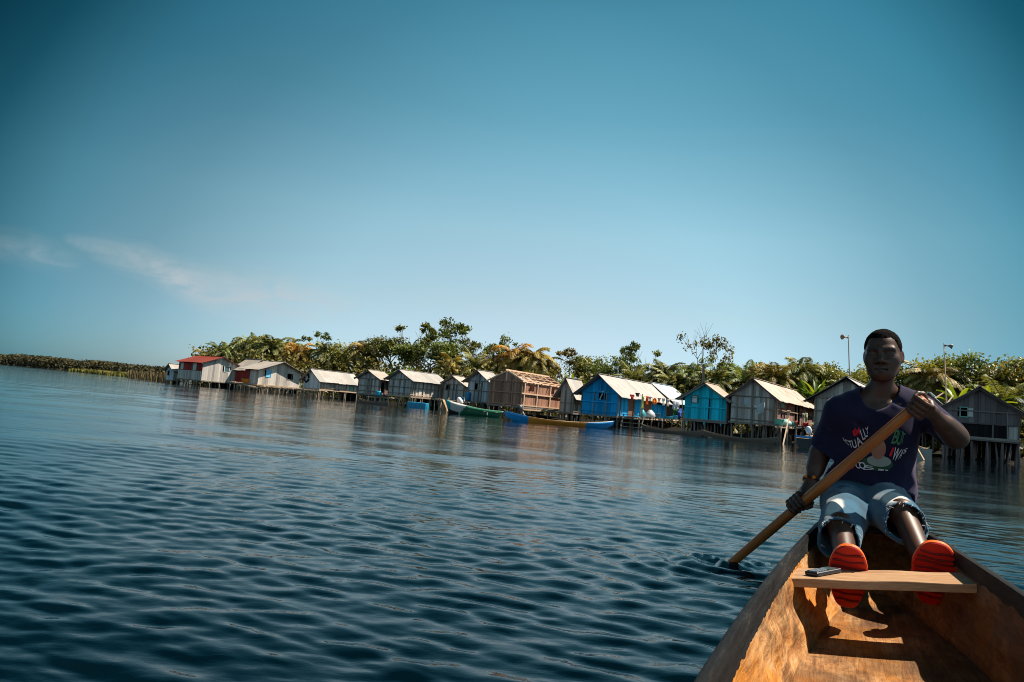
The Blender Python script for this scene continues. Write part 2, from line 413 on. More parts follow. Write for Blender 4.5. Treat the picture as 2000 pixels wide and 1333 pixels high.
class House:
    """A stilt house whose near corner stands at the waterfront; local x runs along the front wall, y away from the water."""
    def __init__(h, name, label, cx, d, floor_y, eave_y, left_x, right_x, apex_y=None, ridge='y', alpha=None, W=None, L=None, group='stilt houses along the waterfront', roof_h=None):
        h.alpha = W_ALPHA if alpha is None else alpha
        P = on_water(cx, d); h.P = P
        h.root = empty(name, P, -h.alpha, label, 'house', group)
        h.inv = Matrix.Translation(P) @ Matrix.Rotation(-h.alpha, 4, 'Z'); h.minv = h.inv.inverted()
        h.zf = z_at(P.x, P.y, floor_y); h.ze = z_at(P.x, P.y, eave_y)
        h.W = W or h.solve(lambda u: (-u, 0), left_x); h.L = L or h.solve(lambda u: (0, u), right_x)
        h.ridge = ridge; h.span = h.W if ridge == 'y' else h.L
        ax, ay = (-h.W / 2, 0) if ridge == 'y' else (0, h.L / 2)
        q = h.inv @ Vector((ax, ay, 0))
        h.zr = z_at(q.x, q.y, apex_y) if apex_y else h.ze + (roof_h or .28 * h.span)
        h.r = random.Random(hash(label) % 1000 if False else sum(map(ord, label)))
        print('%-46s W %.1f L %.1f floor %.2f eave %.2f ridge %.2f at (%.1f, %.1f)' % (label[:46], h.W, h.L, h.zf, h.ze, h.zr, P.x, P.y))
    def solve(h, f, px):
        lo, hi = .1, 40.; s0 = proj(h.inv @ Vector((*f(.01), h.zf)))[0] < px
        for _ in range(50):
            m = (lo + hi) / 2; x = proj(h.inv @ Vector((*f(m), h.zf)))[0]
            if (x < px) == s0: lo = m
            else: hi = m
        return (lo + hi) / 2
    def top(h, plane, u):
        """wall height at distance u along a wall"""
        g = (plane in 'fb') == (h.ridge == 'y')
        if not g: return h.ze
        k = abs(u - h.span / 2) / (h.span / 2)
        return h.zr + (h.ze - h.zr) * k
    def pt(h, plane, u, z, out=0.0):
        """front f: y=0, u from the near corner to the left; side s: x=0, u from the near corner backwards"""
        if plane == 'f': return Vector((-u, -out, z))
        if plane == 's': return Vector((out, u, z))
        if plane == 'b': return Vector((-u, h.L + out, z))
        return Vector((-h.W - out, u, z))
    def length(h, plane): return h.W if plane in 'fb' else h.L
    def uz(h, plane, px, py):
        """where the ray through a pixel meets a wall"""
        o = h.minv @ EYE; q = h.minv @ at(px, py, 30.); dv = q - o
        k = -o.y / dv.y if plane == 'f' else -o.x / dv.x
        p = o + dv * k
        return (-p.x if plane == 'f' else p.y), p.z
    def rect(h, plane, x0, y0, x1, y1):
        xc, yc = (x0 + x1) / 2, (y0 + y1) / 2
        ua, _ = h.uz(plane, x0, yc); ub, _ = h.uz(plane, x1, yc); _, za = h.uz(plane, xc, y0); _, zb = h.uz(plane, xc, y1)
        top = max(za, zb)
        if not ((plane in 'fb') == (h.ridge == 'y')): top = min(top, h.ze - .16)
        return min(ua, ub), max(ua, ub), min(za, zb), top
    def wall(h, plane, mat, openings=(), pw=.19, z0=None, z1=None, u0=0.0, u1=None, name='wall', label=None):
        q = MB(); Ln = h.length(plane); u1 = Ln if u1 is None else u1; n = max(2, round((u1 - u0) / pw)); w = (u1 - u0) / n; th = .022
        for i in range(n):
            a, b = u0 + i * w + .004, u0 + (i + 1) * w - .004; tone = h.r.random(); off = h.r.uniform(-.006, .006)
            zlo = (h.zf if z0 is None else z0) - h.r.uniform(0, .05)
            segs = [(zlo, None)]
            for (oa, ob, oz0, oz1) in openings:
                if b > oa + .02 and a < ob - .02: segs = [(zlo, oz0), (oz1, None)]
            for lo, hi in segs:
                ta = min(h.top(plane, a), z1 or 99) if hi is None else hi; tb = min(h.top(plane, b), z1 or 99) if hi is None else hi
                if min(ta, tb) <= lo + .01: continue
                vs = [h.pt(plane, a, lo, off), h.pt(plane, b, lo, off), h.pt(plane, b, tb, off), h.pt(plane, a, ta, off),
                      h.pt(plane, a, lo, off - th), h.pt(plane, b, lo, off - th), h.pt(plane, b, tb, off - th), h.pt(plane, a, ta, off - th)]
                fl = [(0, 1, 2, 3), (7, 6, 5, 4), (0, 4, 5, 1), (1, 5, 6, 2), (2, 6, 7, 3), (3, 7, 4, 0)]
                if plane in 'fl': fl = [tuple(reversed(f)) for f in fl]
                q.add(vs, fl, tone)
        ob = q.build(name, mat, h.root)
        if label: ob['label'] = label
        return ob
    def window(h, plane, rc, frame=None, pane=None, pane_part=(0, 1, 0, 1), name='window', shutter=None):
        """timber frame round a real opening, with whatever closes it; the room behind is dark"""
        a, b, z0, z1 = rc; f = MB(); t = .055
        def bx(u0, u1, za, zb, o0, o1, q, tone=.5):
            p = h.pt(plane, u0, za, o0); r = h.pt(plane, u1, zb, o1)
            q.box((min(p.x, r.x), min(p.y, r.y), min(p.z, r.z)), (max(p.x, r.x), max(p.y, r.y), max(p.z, r.z)), tone)
        bx(a - t, a, z0 - t, z1 + t, -.03, .035, f); bx(b, b + t, z0 - t, z1 + t, -.03, .035, f)
        bx(a, b, z1, z1 + t, -.03, .033, f); bx(a, b, z0 - t, z0, -.03, .038, f)
        fo = f.build(name, frame or M_POST, h.root)
        if pane:
            q = MB(); w = b - a; hh = z1 - z0
            bx(a + w * pane_part[0], a + w * pane_part[1], z0 + hh * pane_part[2], z0 + hh * pane_part[3], -.02, -.005, q)
            q.build('pane', pane, fo)
        if shutter:
            q = MB(); w = b - a; bx(a - w * .95, a - t, z0, z1, .036, .06, q); 
            q.build('shutter', shutter, fo)
        return fo
    def door(h, plane, rc, mat=None):
        a, b, z0, z1 = rc; q = MB(); t = .06
        for u0, u1, za, zb in ((a - t, a, z0, z1 + t), (b, b + t, z0, z1 + t), (a, b, z1, z1 + t)):
            p = h.pt(plane, u0, za, -.03); r = h.pt(plane, u1, zb, .03)
            q.box((min(p.x, r.x), min(p.y, r.y), min(p.z, r.z)), (max(p.x, r.x), max(p.y, r.y), max(p.z, r.z)))
        o = q.build('door_frame', M_POST, h.root)
        if mat:
            q = MB(); p = h.pt(plane, a, z0, -.022); r = h.pt(plane, b, z1, -.004)
            q.box((min(p.x, r.x), min(p.y, r.y), min(p.z, r.z)), (max(p.x, r.x), max(p.y, r.y), max(p.z, r.z))); q.build('door', mat, o)
        return o
    def posts(h, plane, us, mat=None, to='eave', z0=None, w=.07):
        for u in us:
            q = MB(); zt = h.top(plane, u) if to == 'top' else min(h.ze, h.top(plane, u)); zb = (h.zf - .1) if z0 is None else z0
            p = h.pt(plane, u, zb, .045); r = h.pt(plane, u + h.r.uniform(-.04, .04), zt - .03, .045)
            q.bar(p, r, w, w * .9, h.r.random()); q.build('wall_post', mat or M_POST, h.root)
    def rails(h, plane, zs, mat=None, u0=0, u1=None, w=.06, over=.0):
        for z in zs:
            q = MB(); u1_ = h.length(plane) if u1 is None else u1
            if (plane in 'fb') == (h.ridge == 'y') and z > h.ze:
                k = (h.zr - z) / (h.zr - h.ze); c = h.span / 2; a, b = c - c * k, c + c * k
            else: a, b = u0 - over, u1_ + over
            q.bar(h.pt(plane, a, z + h.r.uniform(-.02, .02), .078), h.pt(plane, b, z + h.r.uniform(-.02, .02), .078), w * .6, w, h.r.random())
            q.build('wall_rail', mat or M_POST, h.root)
    def stilts(h, nu=4, nv=3, mat=None, r=.06, skew=.06, beam=True, extra=0):
        extra += 7
        for i in range(nu):
            for j in range(nv):
                u = h.W * (i + .04) / (nu - 1 + .08); v = h.L * (j + .04) / (nv - 1 + .08)
                dx, dy = h.r.uniform(-skew, skew), h.r.uniform(-skew, skew)
                q = MB(); rr = r * h.r.uniform(.75, 1.2)
                q.tube([(-u + dx * 2, v + dy * 2, -.7), (-u + dx * .8, v + dy, h.zf * .5), (-u, v, h.zf - .02)], [rr, rr * .95, rr * .9], 7, h.r.random())
                q.build('stilt', mat or M_POST, h.root, True)
        for i in range(extra):
            u = h.r.uniform(0, h.W); v = h.r.uniform(0, h.L); q = MB(); rr = r * .7
            q.tube([(-u + h.r.uniform(-.3, .3), v + h.r.uniform(-.3, .3), -.7), (-u, v, h.zf - .05)], rr, 6, h.r.random()); q.build('stilt', mat or M_POST, h.root, True)
        q = MB(); q.box((-h.W - .06, -.03, h.zf - .11), (.06, h.L + .05, h.zf - .03)); q.build('floor', M_DARK if mat is None else mat, h.root)
        if beam:
            for pl, ln in (('f', h.W), ('s', h.L)):
                q = MB(); q.bar(h.pt(pl, -.12, h.zf - .08, .06), h.pt(pl, ln + .12, h.zf - .08, .06), .07, .12, .6); q.build('floor_beam', mat or M_POST, h.root)
    def roof(h, mat, over_e=.45, over_g=.4, th=.025, sheet=.85, sag=.015, name='roof', over_back=None):
        """two slopes of overlapping sheets"""
        q = MB(); Ln = h.L if h.ridge == 'y' else h.W; sp = h.span; rise = (h.zr - h.ze) / (sp / 2)
        ob = over_g if over_back is None else over_back
        a0, a1 = -over_g, Ln + ob; n = max(3, round((a1 - a0) / sheet)); w = (a1 - a0) / n
        def P(v, along, up):
            """v: 0..span across, along: along the ridge"""
            k = 1 - abs(v - sp / 2) / (sp / 2); z = h.ze + k * (h.zr - h.ze) + .05 + up
            return Vector((-v, along, z)) if h.ridge == 'y' else Vector((-along, v, z))
        for side in (0, 1):
            for i in range(n):
                b0, b1 = a0 + i * w - .03, a0 + (i + 1) * w + .03; tone = h.r.random(); up = h.r.uniform(0, .012) + (i % 2) * .008
                ve = (-over_e if side == 0 else sp + over_e); ve += h.r.uniform(-.05, .05); vm = sp / 2
                vs = []
                for zo in (0, th):
                    for along in (b0, b1):
                        for k in range(4):
                            v = vm + (ve - vm) * k / 3; p = P(v, along, up + zo - sag * sin(pi * k / 3) * 2 + h.r.uniform(-.006, .006)); vs.append(p)
                fs = []
                for k in range(3):
                    fs.append((8 + k, 8 + k + 1, 12 + k + 1, 12 + k)); fs.append((k, 4 + k, 4 + k + 1, k + 1))
                    fs.append((k, k + 1, 8 + k + 1, 8 + k)); fs.append((4 + k, 12 + k, 12 + k + 1, 4 + k + 1))
                fs += [(3, 7, 15, 11), (0, 8, 12, 4)]
                if (side == 1) ^ (h.ridge == 'x'): fs = [tuple(reversed(f)) for f in fs]
                q.add(vs, fs, tone)
        o = q.build(name, mat, h.root)
        c = MB(); c.bar(P(sp / 2, a0 - .02, .045), P(sp / 2, a1 + .02, .045), .22, .03, .7); c.build('ridge_cap', mat, o)
        return o
    def barge(h, mat=None, ends=(0,)):
        """boards under the roof edge on the gable"""
        sp = h.span
        for e in ends:
            for s in (0, 1):
                q = MB(); Ln = h.L if h.ridge == 'y' else h.W
                al = -.3 if e == 0 else Ln + .3
                f = lambda v, z: Vector((-v, al, z)) if h.ridge == 'y' else Vector((-al, v, z))
                ve = -.35 if s == 0 else sp + .35; ze = h.zr + (h.ze - h.zr) * (abs(ve - sp / 2) / (sp / 2))
                q.bar(f(sp / 2, h.zr - .02), f(ve, ze - .02), .04, .11, .4); q.build('barge_board', mat or M_POST, h.root)
    def inner(h):
        """back and far walls, so that no daylight falls through"""
        h.wall('b', M_DARK, pw=.8, z0=-.3, name='back_wall'); h.wall('l', M_DARK, pw=.8, name='far_wall')  # back wall runs down to the water, added to blacken the void between stilts

def side_d(h, px, out=.7):
    """depth at which a line running beside the long wall crosses a pixel column"""
    lo, hi = -4., 16.
    for _ in range(40):
        m = (lo + hi) / 2
        if proj(h.inv @ Vector((out, m, h.zf + 1)))[0] < px: lo = m
        else: hi = m
    return (h.inv @ Vector((out, lo, 0))).y
def fr(Ln, *k): return [Ln * x for x in k]
# --- A: small hut at the far left end
h = House('stilt_house', 'tiny grey hut with white roof, leftmost and farthest of the village', 336.5, d_house(336), 742.5, 722, 323.5, 352, 712)
h.wall('f', HM['bluegrey'], [h.rect('f', 328, 724.5, 331, 733)]); h.wall('s', HM['pale']); h.inner(); h.window('f', h.rect('f', 328, 724.5, 331, 733)); h.roof(RM['white'], .35, .35); h.barge(); h.stilts(3, 3)
hA = h
# --- B: red roof
h = House('stilt_house', 'grey plank house with red rusted roof and red upper wall facing the water', 391, d_house(391), 742.5, 708, 346, 462, 698.5, ridge='x')
wB = h.rect('s', 438.5, 716, 447.5, 727)
h.wall('f', HM['pale'], z1=h.zf + (h.ze - h.zf) * .5, label='bare grey lower half of the wall'); zmid = h.zf + (h.ze - h.zf) * .5
sh = [h.rect('f', 353, 708, 359, 721), h.rect('f', 377, 709, 384, 723)]
h.wall('f', HM['red'], sh, z0=zmid + .05, name='upper_wall', label='upper half of the wall painted red')
h.wall('s', HM['grey'], [wB], .26); h.inner()
for r_ in sh: h.window('f', r_, pane=M_CURT)
h.window('s', wB, M_WHITE, M_GLASSB and mat_simple('dusty glass', (.06, .12, .14), .15, .2), (0, 1, 0, 1))
h.roof(RM['red'], .45, .35); h.barge(ends=(0,)); h.stilts(5, 5, M_POST); hB = h
# --- C2: roof behind C
h = House('stilt_house', 'low pale roofed house squeezed between the red roofed house and its grey neighbour', 476, d_house(470) + 7, 748, 720.5, 455, 527, 704, ridge='x')
h.wall('f', HM['red']); h.wall('s', HM['grey']); h.inner(); h.roof(RM['tan'], .5, .4); h.stilts(3, 3); hC2 = h
# --- C: grey gable with blue window
h = House('stilt_house', 'grey gabled house with light blue window shutter and dark second window', 501, d_house(501) - 1, 750, 721, 476, 584.5, 708.5, ridge='x')
w1 = h.rect('s', 520.5, 723.5, 529, 736.5); w2 = h.rect('s', 561.5, 731, 569.5, 741.5)
Wl = h.W
h.wall('f', HM['grey'], u1=Wl * .62); h.wall('f', HM['red'], u0=Wl * .62, name='red_wall', label='end of the side wall painted red')
h.wall('s', HM['pale'], [w1, w2], .24); h.inner()
h.window('s', w1, M_GLASSB, M_GLASSB, name='window'); h.window('s', w2, M_POST)
h.roof(RM['tan'], .45, .55); h.barge(); h.stilts(4, 5, M_POSTL); hC = h
# --- D: long white roof
h = House('stilt_house', 'low pale house with long white roof and round wire bundle on its shaded gable', 622, d_house(622), 759.5, 742, 591.5, 698, 722.5)
dr = h.rect('s', 683, 750, 690, 767)
h.wall('f', HM['bluegrey']); h.wall('s', HM['pale'], [dr]); h.inner(); h.door('s', dr, M_TEAL); h.roof(RM['white'], .4, .35); h.barge(); h.rails('s', [h.zf + .15], M_POSTL); h.posts('s', fr(h.L, .02, .36, .68, .98), M_POST, z0=-.5); h.stilts(4, 4, M_POSTL, extra=6)
q = MB()
for k in range(3):
    u, z = h.uz('f', 599.5, 738.5); c = h.pt('f', u, z, .05); R_ = .42 - .06 * k
    q.tube([c + Vector((R_ * cos(a), -.02 * k, R_ * sin(a) * 1.1)) for a in np.linspace(0, 6.1, 18)], .03, 5, .2)
q.build('wire_bundle', M_DARK, h.root, True); hD = h
# --- E
h = House('stilt_house', 'small grey cross framed house between the long white roof and the bigger grey house', 738, d_house(738) , 770.5, 740, 698.5, 760, 724.5)
h.wall('f', HM['grey']); h.wall('s', HM['pink'], [h.rect('s', 746, 748, 749.5, 768)]); h.inner(); h.roof(RM['tan'], .4, .35); h.barge()
h.posts('f', fr(h.W, .02, .38, .55, .98), M_POST); h.posts('f', [h.W * .5], M_POST, 'top'); h.rails('f', [h.ze - .05, h.zf + (h.ze - h.zf) * .5, h.zf + .22]); h.posts('s', fr(h.L, .05, .5, .95)); h.stilts(4, 3, extra=4); hE = h
# --- F
h = House('stilt_house', 'wide grey house with sunlit framed long wall standing over the blue float', 801, d_house(801), 774, 741.5, 757.5, 859.5, 724)
h.wall('f', HM['grey']); h.wall('s', HM['pale']); h.inner(); h.roof(RM['white'], .45, .4, over_back=.9); h.barge()
pz = h.zf + (h.ze - h.zf) * .5
q = MB(); a, b_, c_, d_ = h.rect('f', 781, 754, 787.5, 767); q.box((-b_, -.03, c_), (-a, -.012, d_)); q.build('patch_board', HM['bluegrey'], h.root)
h.posts('f', fr(h.W, .03, .3, .52, .8, .97)); h.rails('f', [h.ze - .05, pz, h.zf + .15]); h.posts('s', fr(h.L, .03, .12, .37, .64, .9), M_POST, z0=h.zf - .6); h.posts('s', [h.L * 1.0], M_POSTL, z0=h.zf - .2, w=.11)
h.rails('s', [pz], M_POSTL, over=.1); h.rails('s', [h.zf + .12, h.zf - .06], M_POSTL, over=.2); h.stilts(4, 4, M_POSTL, extra=6); hF = h
# --- G
h = House('stilt_house', 'small brown grey house set back behind the green boat with dark window opening', 904, d_house(904) + 5, 783, 752, 862, 917, 735.5)
g1 = h.rect('f', 871.5, 752, 877, 762); g2 = h.rect('f', 888, 753, 892, 762)
h.wall('f', HM['grey'], [g1, g2]); h.wall('s', HM['pale']); h.inner(); h.window('f', g1); h.window('f', g2, pane=M_GLASSB); h.roof(RM['tan'], .45, .4); h.barge(); h.posts('f', fr(h.W, .02, .36, .68, .98)); h.posts('f', [h.W * .5], M_POST, 'top'); h.rails('f', [h.ze - .03, h.zf + .9]); h.stilts(4, 3, extra=4); hG = h
# --- H
h = House('stilt_house', 'pale blue grey house with dark shuttered window beside the unfinished red brown house', 953, d_house(953) + 2.5, 786, 745, 912, 975, 725.5)
w1 = h.rect('f', 927.5, 749.5, 940, 761.5)
h.wall('f', HM['bluegrey'], [w1]); h.wall('s', HM['pale']); h.inner(); h.window('f', w1, M_POST, M_CURT, (.1, .55, 0, 1)); h.roof(RM['white'], .4, .5, over_back=.2); h.barge(); h.posts('f', fr(h.W, .03, .36, .7, .97), z0=-.6); h.posts('f', [h.W * .5], M_POST, 'top'); h.rails('f', [h.ze - .05, h.zf + (h.ze - h.zf) * .5]); h.stilts(4, 3, extra=3); hH = h
# --- I: the new house, without roof sheets
h = House('stilt_house', 'unfinished red brown plank house with bare rafters and no roof sheets', 1017, d_house(1017), 794, 745, 953.5, 1096, 724)
zz = h.zf + (h.ze - h.zf) * .52
o1 = h.rect('s', 1032, 746, 1043, 765); o2 = h.rect('s', 1072, 752, 1082, 770)
h.wall('f', HM['new'], [], .17); h.wall('s', HM['new'], [o1, o2], .17); h.wall('b', HM['new'], pw=.3); h.wall('l', HM['new'], pw=.3)
h.posts('f', fr(h.W, .02, .3, .64, .98), HM['new'], z0=h.zf - .35, w=.09); h.posts('f', [h.W * .5], M_NEWT, 'top', z0=h.ze - .15, w=.1); h.rails('f', [h.ze - .04, zz, h.zf + .12], HM['new'], w=.09)
h.posts('s', fr(h.L, .02, .33, .66, .99), M_NEWT, z0=h.zf - .25, w=.11); h.rails('s', [h.ze - .02, zz, h.zf + .1, h.zf - .22], M_NEWT, w=.11, over=.25)
for s_ in (0, 1):
    for k in range(6):
        y = h.L * k / 5; q = MB(); xe = .35 if s_ == 0 else -h.W - .35; ze_ = h.zr - (h.zr - h.ze) * ((h.W / 2 + .35) / (h.W / 2))
        q.bar((-h.W / 2, y, h.zr), (xe, y + h.r.uniform(-.1, .1), ze_), .07, .11, h.r.random()); q.build('rafter', M_NEWT, h.root)
    for k in (.3, .62, .93):
        q = MB(); x = -h.W / 2 + (1 if s_ == 0 else -1) * h.W / 2 * k; z = h.zr - (h.zr - h.ze) * k + .08
        q.bar((x, -.25, z), (x, h.L + .3, z), .06, .05, h.r.random()); q.build('purlin', M_NEWT, h.root)
q = MB(); q.bar((-h.W / 2, -.25, h.zr + .04), (-h.W / 2, h.L + .25, h.zr + .04), .08, .12, .8); q.build('ridge_beam', M_NEWT, h.root)
for (a, b_, c_, d_) in ((.1, .42, .05, .4), (.35, .6, .3, .55)):
    q = MB(); P_ = lambda k, y: Vector((-h.W / 2 + h.W / 2 * k, y, h.zr - (h.zr - h.ze) * k - .1))
    q.add([P_(a + .3, h.L * c_), P_(b_ + .35, h.L * c_), P_(b_ + .35, h.L * d_), P_(a + .3, h.L * d_)], [(0, 1, 2, 3)], .9)
    o = q.build('loose_sheet', RM['white'], h.root); md = o.modifiers.new('s', 'SOLIDIFY'); md.thickness = .02
h.stilts(4, 4, M_POST, extra=3); hI = h
# --- J
h = House('stilt_house', 'pale plank house half hidden between the unfinished house and the big blue one', 1116, d_house(1100) + 4, 806, 763, 1092, 1137, 740)
h.wall('f', HM['grey']); h.wall('s', HM['pale']); h.inner(); h.roof(RM['white'], .5, .4); h.posts('s', fr(h.L, .03, .4, .97)); h.rails('s', [h.zf + .75, h.zf + .1]); h.posts('f', fr(h.W, .1, .6)); h.rails('f', [h.zf + .75]); h.stilts(4, 3, extra=4); hJ = h
# --- K: big blue
h = House('stilt_house', 'big deep blue house with white roof and washing hung along its side', 1206, d_house(1206), 813, 768, 1134, 1299, 733.5)
w1 = h.rect('f', 1169.5, 764.5, 1180, 781); d1 = h.rect('s', 1227.5, 772, 1238, 815); d2 = h.rect('s', 1258.5, 775, 1271, 815); w2 = h.rect('s', 1283, 776, 1294, 791)
h.wall('f', HM['blue'], [w1], .22); h.wall('s', HM['blue'], [d1, d2, w2], .22); h.inner()
h.window('f', w1, HM['blue'], M_WHITE, (.05, .95, .84, 1.0)); h.window('s', w2, HM['blue']); h.door('s', d1, HM['brown']); h.door('s', d2, HM['brown'])
q = MB(); u, z = (w1[0] + w1[1]) / 2, w1[2]; wd = w1[1] - w1[0]
q.bar(h.pt('f', w1[0] + wd * .8, w1[2], -.04), h.pt('f', w1[0] + wd * .3, w1[3] - .1, -.04), .07, .07); q.build('window_brace', M_CURT, h.root)
q = MB(); q.box(tuple(h.pt('f', w1[1], w1[2] - .02, .0) + Vector((0, 0, 0))), tuple(h.pt('f', w1[0], w1[2] + .13, -.05))) if False else None
zz = h.zf + (h.ze - h.zf) * .55
h.posts('f', fr(h.W, .02, .33, .65, .98), M_POST, z0=h.zf - .35, w=.08); h.posts('f', [h.W * .5], HM['blue'], 'top', z0=h.ze); h.rails('f', [h.ze - .04, zz, h.zf + .2], HM['blue'])
h.posts('s', fr(h.L, .02, .28), M_POST, z0=h.zf - .4); h.roof(RM['white'], .48, .6, over_back=.3); h.barge(HM['dark']); h.stilts(5, 5, extra=6); hK = h
# --- K2: bluish roof behind
h = House('stilt_house', 'dim shed under a blotchy bluish roof between the two blue houses', 1304, 55.6, 812, 778.5, 1281, 1341, 749.5, W=3.2)
h.wall('f', HM['dark']); h.wall('s', HM['dark']); h.inner(); h.roof(RM['bluish'], .7, .4); h.stilts(4, 3); hK2 = h
# --- L: small bright blue
h = House('stilt_house', 'small bright sky blue house with one mirror like window in its gable', 1415, d_house(1415), 824.5, 779, 1335.5, 1431, 750)
w1 = h.rect('f', 1352, 773.5, 1362, 786.5)
h.wall('f', HM['teal'], [w1], .24); h.wall('s', HM['grey'], [], .2); h.inner()
h.window('f', w1, HM['dark'], mat_simple('pale glass', (.50, .66, .70), .12, .05)); zz = h.zf + (h.ze - h.zf) * .55
h.posts('f', fr(h.W, .1, .49, .9), HM['teal'], z0=h.zf - .3, w=.08); h.posts('f', [h.W * .4], M_DARK, z0=h.zf - .2, w=.05); h.rails('f', [h.ze - .02, zz], HM['teal']); h.rails('f', [h.zf + .02], M_POST)
h.roof(RM['rusty'], .5, .5); h.barge(HM['grey']); h.stilts(5, 3, M_POST, extra=4); hL = h
# --- M: with dish
h = House('stilt_house', 'tall grey house with satellite dish on its gable and rust streaked roof', 1513, d_house(1513), 829, 778, 1426.5, 1587, 742)
d1 = h.rect('s', 1551.5, 781, 1562, 830); w1 = h.rect('s', 1525, 779, 1533, 797)
h.wall('f', HM['grey'], [], .22); h.wall('s', HM['pink'], [d1, w1], .2); h.inner(); h.door('s', d1); h.window('s', w1, HM['pink'], M_TEAL)
zz = h.zf + (h.ze - h.zf) * .55
h.posts('f', fr(h.W, .04, .22, .86), M_POST, z0=h.zf - .4, w=.08); h.posts('f', [h.W * .52], M_POST, 'top', z0=h.zf - .4, w=.1); h.rails('f', [h.ze + .0, zz, h.zf + .15])
h.posts('s', fr(h.L, .01, .5, .99), M_POSTL, z0=h.zf - .6, w=.09); h.rails('s', [zz], M_POSTL); h.roof(RM['rusty'], .36, .45, over_back=.3); h.barge(HM['dark']); h.stilts(5, 4, M_POST, extra=5)
for (x0, y0, x1, y1) in ((1453, 777, 1464, 791), (1478, 776, 1485, 791)):
    a, b_, c_, d_ = h.rect('f', x0, y0, x1, y1); q = MB(); q.box((-b_, -.028, c_), (-a, -.012, d_)); q.build('patch_board', HM['bluegrey'], h.root)
hM = h
# --- N: behind the paddler
h = House('stilt_house', 'grey framed house with dark eaves behind the paddler', 1716, d_house(1716) + 1, 843, 783, 1588.5, 1760, 739.5)
h.wall('f', HM['grey'], [], .22); h.wall('s', HM['pale']); h.inner(); zz = h.zf + (h.ze - h.zf) * .55
h.posts('f', fr(h.W, .03, .35, .65, .97), M_POST, z0=h.zf - .3, w=.08); h.rails('f', [h.ze, zz, h.zf + .25, h.zf + .02]); h.roof(RM['white'], .55, .5); h.barge(HM['black']); h.stilts(6, 4, M_POST, extra=4); hN = h
# --- P: roof behind O
h = House('stilt_house', 'house hidden behind the dark right hand house with only its patched pale roof showing', 1845, d_house(1850) + 6, 842, 797, 1780, 1905, 770, L=5.0)
h.wall('f', HM['dark']); h.wall('s', HM['grey']); h.inner(); h.roof(RM['bluish'], .5, .4); h.stilts(4, 3); hP = h
for (x0, y0, x1, y1) in ((1822, 781, 1842, 768), (1850, 788, 1862, 773)):
    q = MB(); A_ = h.minv @ at(x0, y0, h.P.y + 2); B_ = h.minv @ at(x1, y1, h.P.y + 3.2); q.bar(A_, B_, .06, .06); q.build('roof_pole', M_POSTL, h.root)
# --- O: dark right house
h = House('stilt_house', 'dark plank house at the right edge with open shutter and black lower wall', 1990, d_house(1990) - .3, 862, 805, 1838, 2040, 759, L=6.5)
w1 = h.rect('f', 1876.5, 797, 1889, 813.5); zz = h.zf + (h.ze - h.zf) * .50
h.wall('f', HM['dark'], [w1], .24, z0=zz, label='dark brown upper wall'); h.wall('f', HM['black'], [], .2, z1=zz - .02, u0=h.W * .14, name='lower_wall', label='black lower wall'); h.wall('f', HM['grey'], [], .2, z1=zz - .02, u1=h.W * .13, name='corner_wall'); h.wall('s', HM['grey']); h.inner()
h.window('f', w1, M_TEAL, shutter=M_CURT)
h.posts('f', fr(h.W, .01, .14, .33), M_POST, w=.08); h.posts('f', [h.W * .5], HM['dark'], 'top', z0=zz); h.rails('f', [h.ze - .1, zz], HM['dark']); h.rails('f', [h.zf - .02], M_POST, w=.12)
h.roof(RM['rusty'], .5, .5, over_back=.3); h.barge(HM['dark']); h.stilts(6, 4, HM['dark'], extra=8); hO = h  # stilts take the dark boards to carry the shade under the deck
# ================================================================== trees and plants
def mat_leaf(name, dark, light, rough=.5, trans=.25):
    m, t, b, o = new_mat(name)
    tn = attr(t, 'tone').outputs['Fac']; oi = N(t, 'ShaderNodeObjectInfo')
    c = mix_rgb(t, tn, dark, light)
    c = mix_rgb(t, 1.0, c, oi.outputs['Color'], 'MULTIPLY')
    t.links.new(c, b.inputs['Base Color']); b.inputs['Roughness'].default_value = rough; b.inputs['Specular IOR Level'].default_value = .35
    tr = N(t, 'ShaderNodeBsdfTranslucent'); t.links.new(mix_rgb(t, 1.0, c, (1.2, 1.1, .5), 'MULTIPLY'), tr.inputs[0])
    ms = N(t, 'ShaderNodeMixShader'); ms.inputs[0].default_value = trans
    t.links.new(b.outputs[0], ms.inputs[1]); t.links.new(tr.outputs[0], ms.inputs[2]); t.links.new(ms.outputs[0], o.inputs[0])
    return m
M_LEAF = mat_leaf('broad leaves', (.035, .045, .010), (.33, .29, .075), .45)
M_PALM = mat_leaf('palm leaflets', (.055, .060, .018), (.42, .385, .16), .55)
M_DRY = mat_leaf('dry hanging fronds', (.10, .062, .03), (.30, .19, .10), .8, .1)
M_BANANA = mat_leaf('banana leaves', (.07, .13, .012), (.26, .33, .03), .4, .4)
M_BARK = mat_simple('bark', (.16, .13, .10), .9, .35, 5, .1)
M_TWIG = mat_simple('grey twigs', (.22, .19, .16), .9, .2, 5, .1)
M_SCRUB = mat_leaf('shore scrub leaves', (.03, .035, .008), (.28, .235, .065), .6)
M_FAR = mat_leaf('far mangrove leaves', (.012, .015, .006), (.075, .062, .022), .8, .1)
M_GRASS = mat_leaf('marsh grass', (.10, .10, .02), (.26, .22, .05), .8)
M_REED = mat_leaf('reed stalks', (.09, .065, .03), (.24, .16, .07), .8, .1)

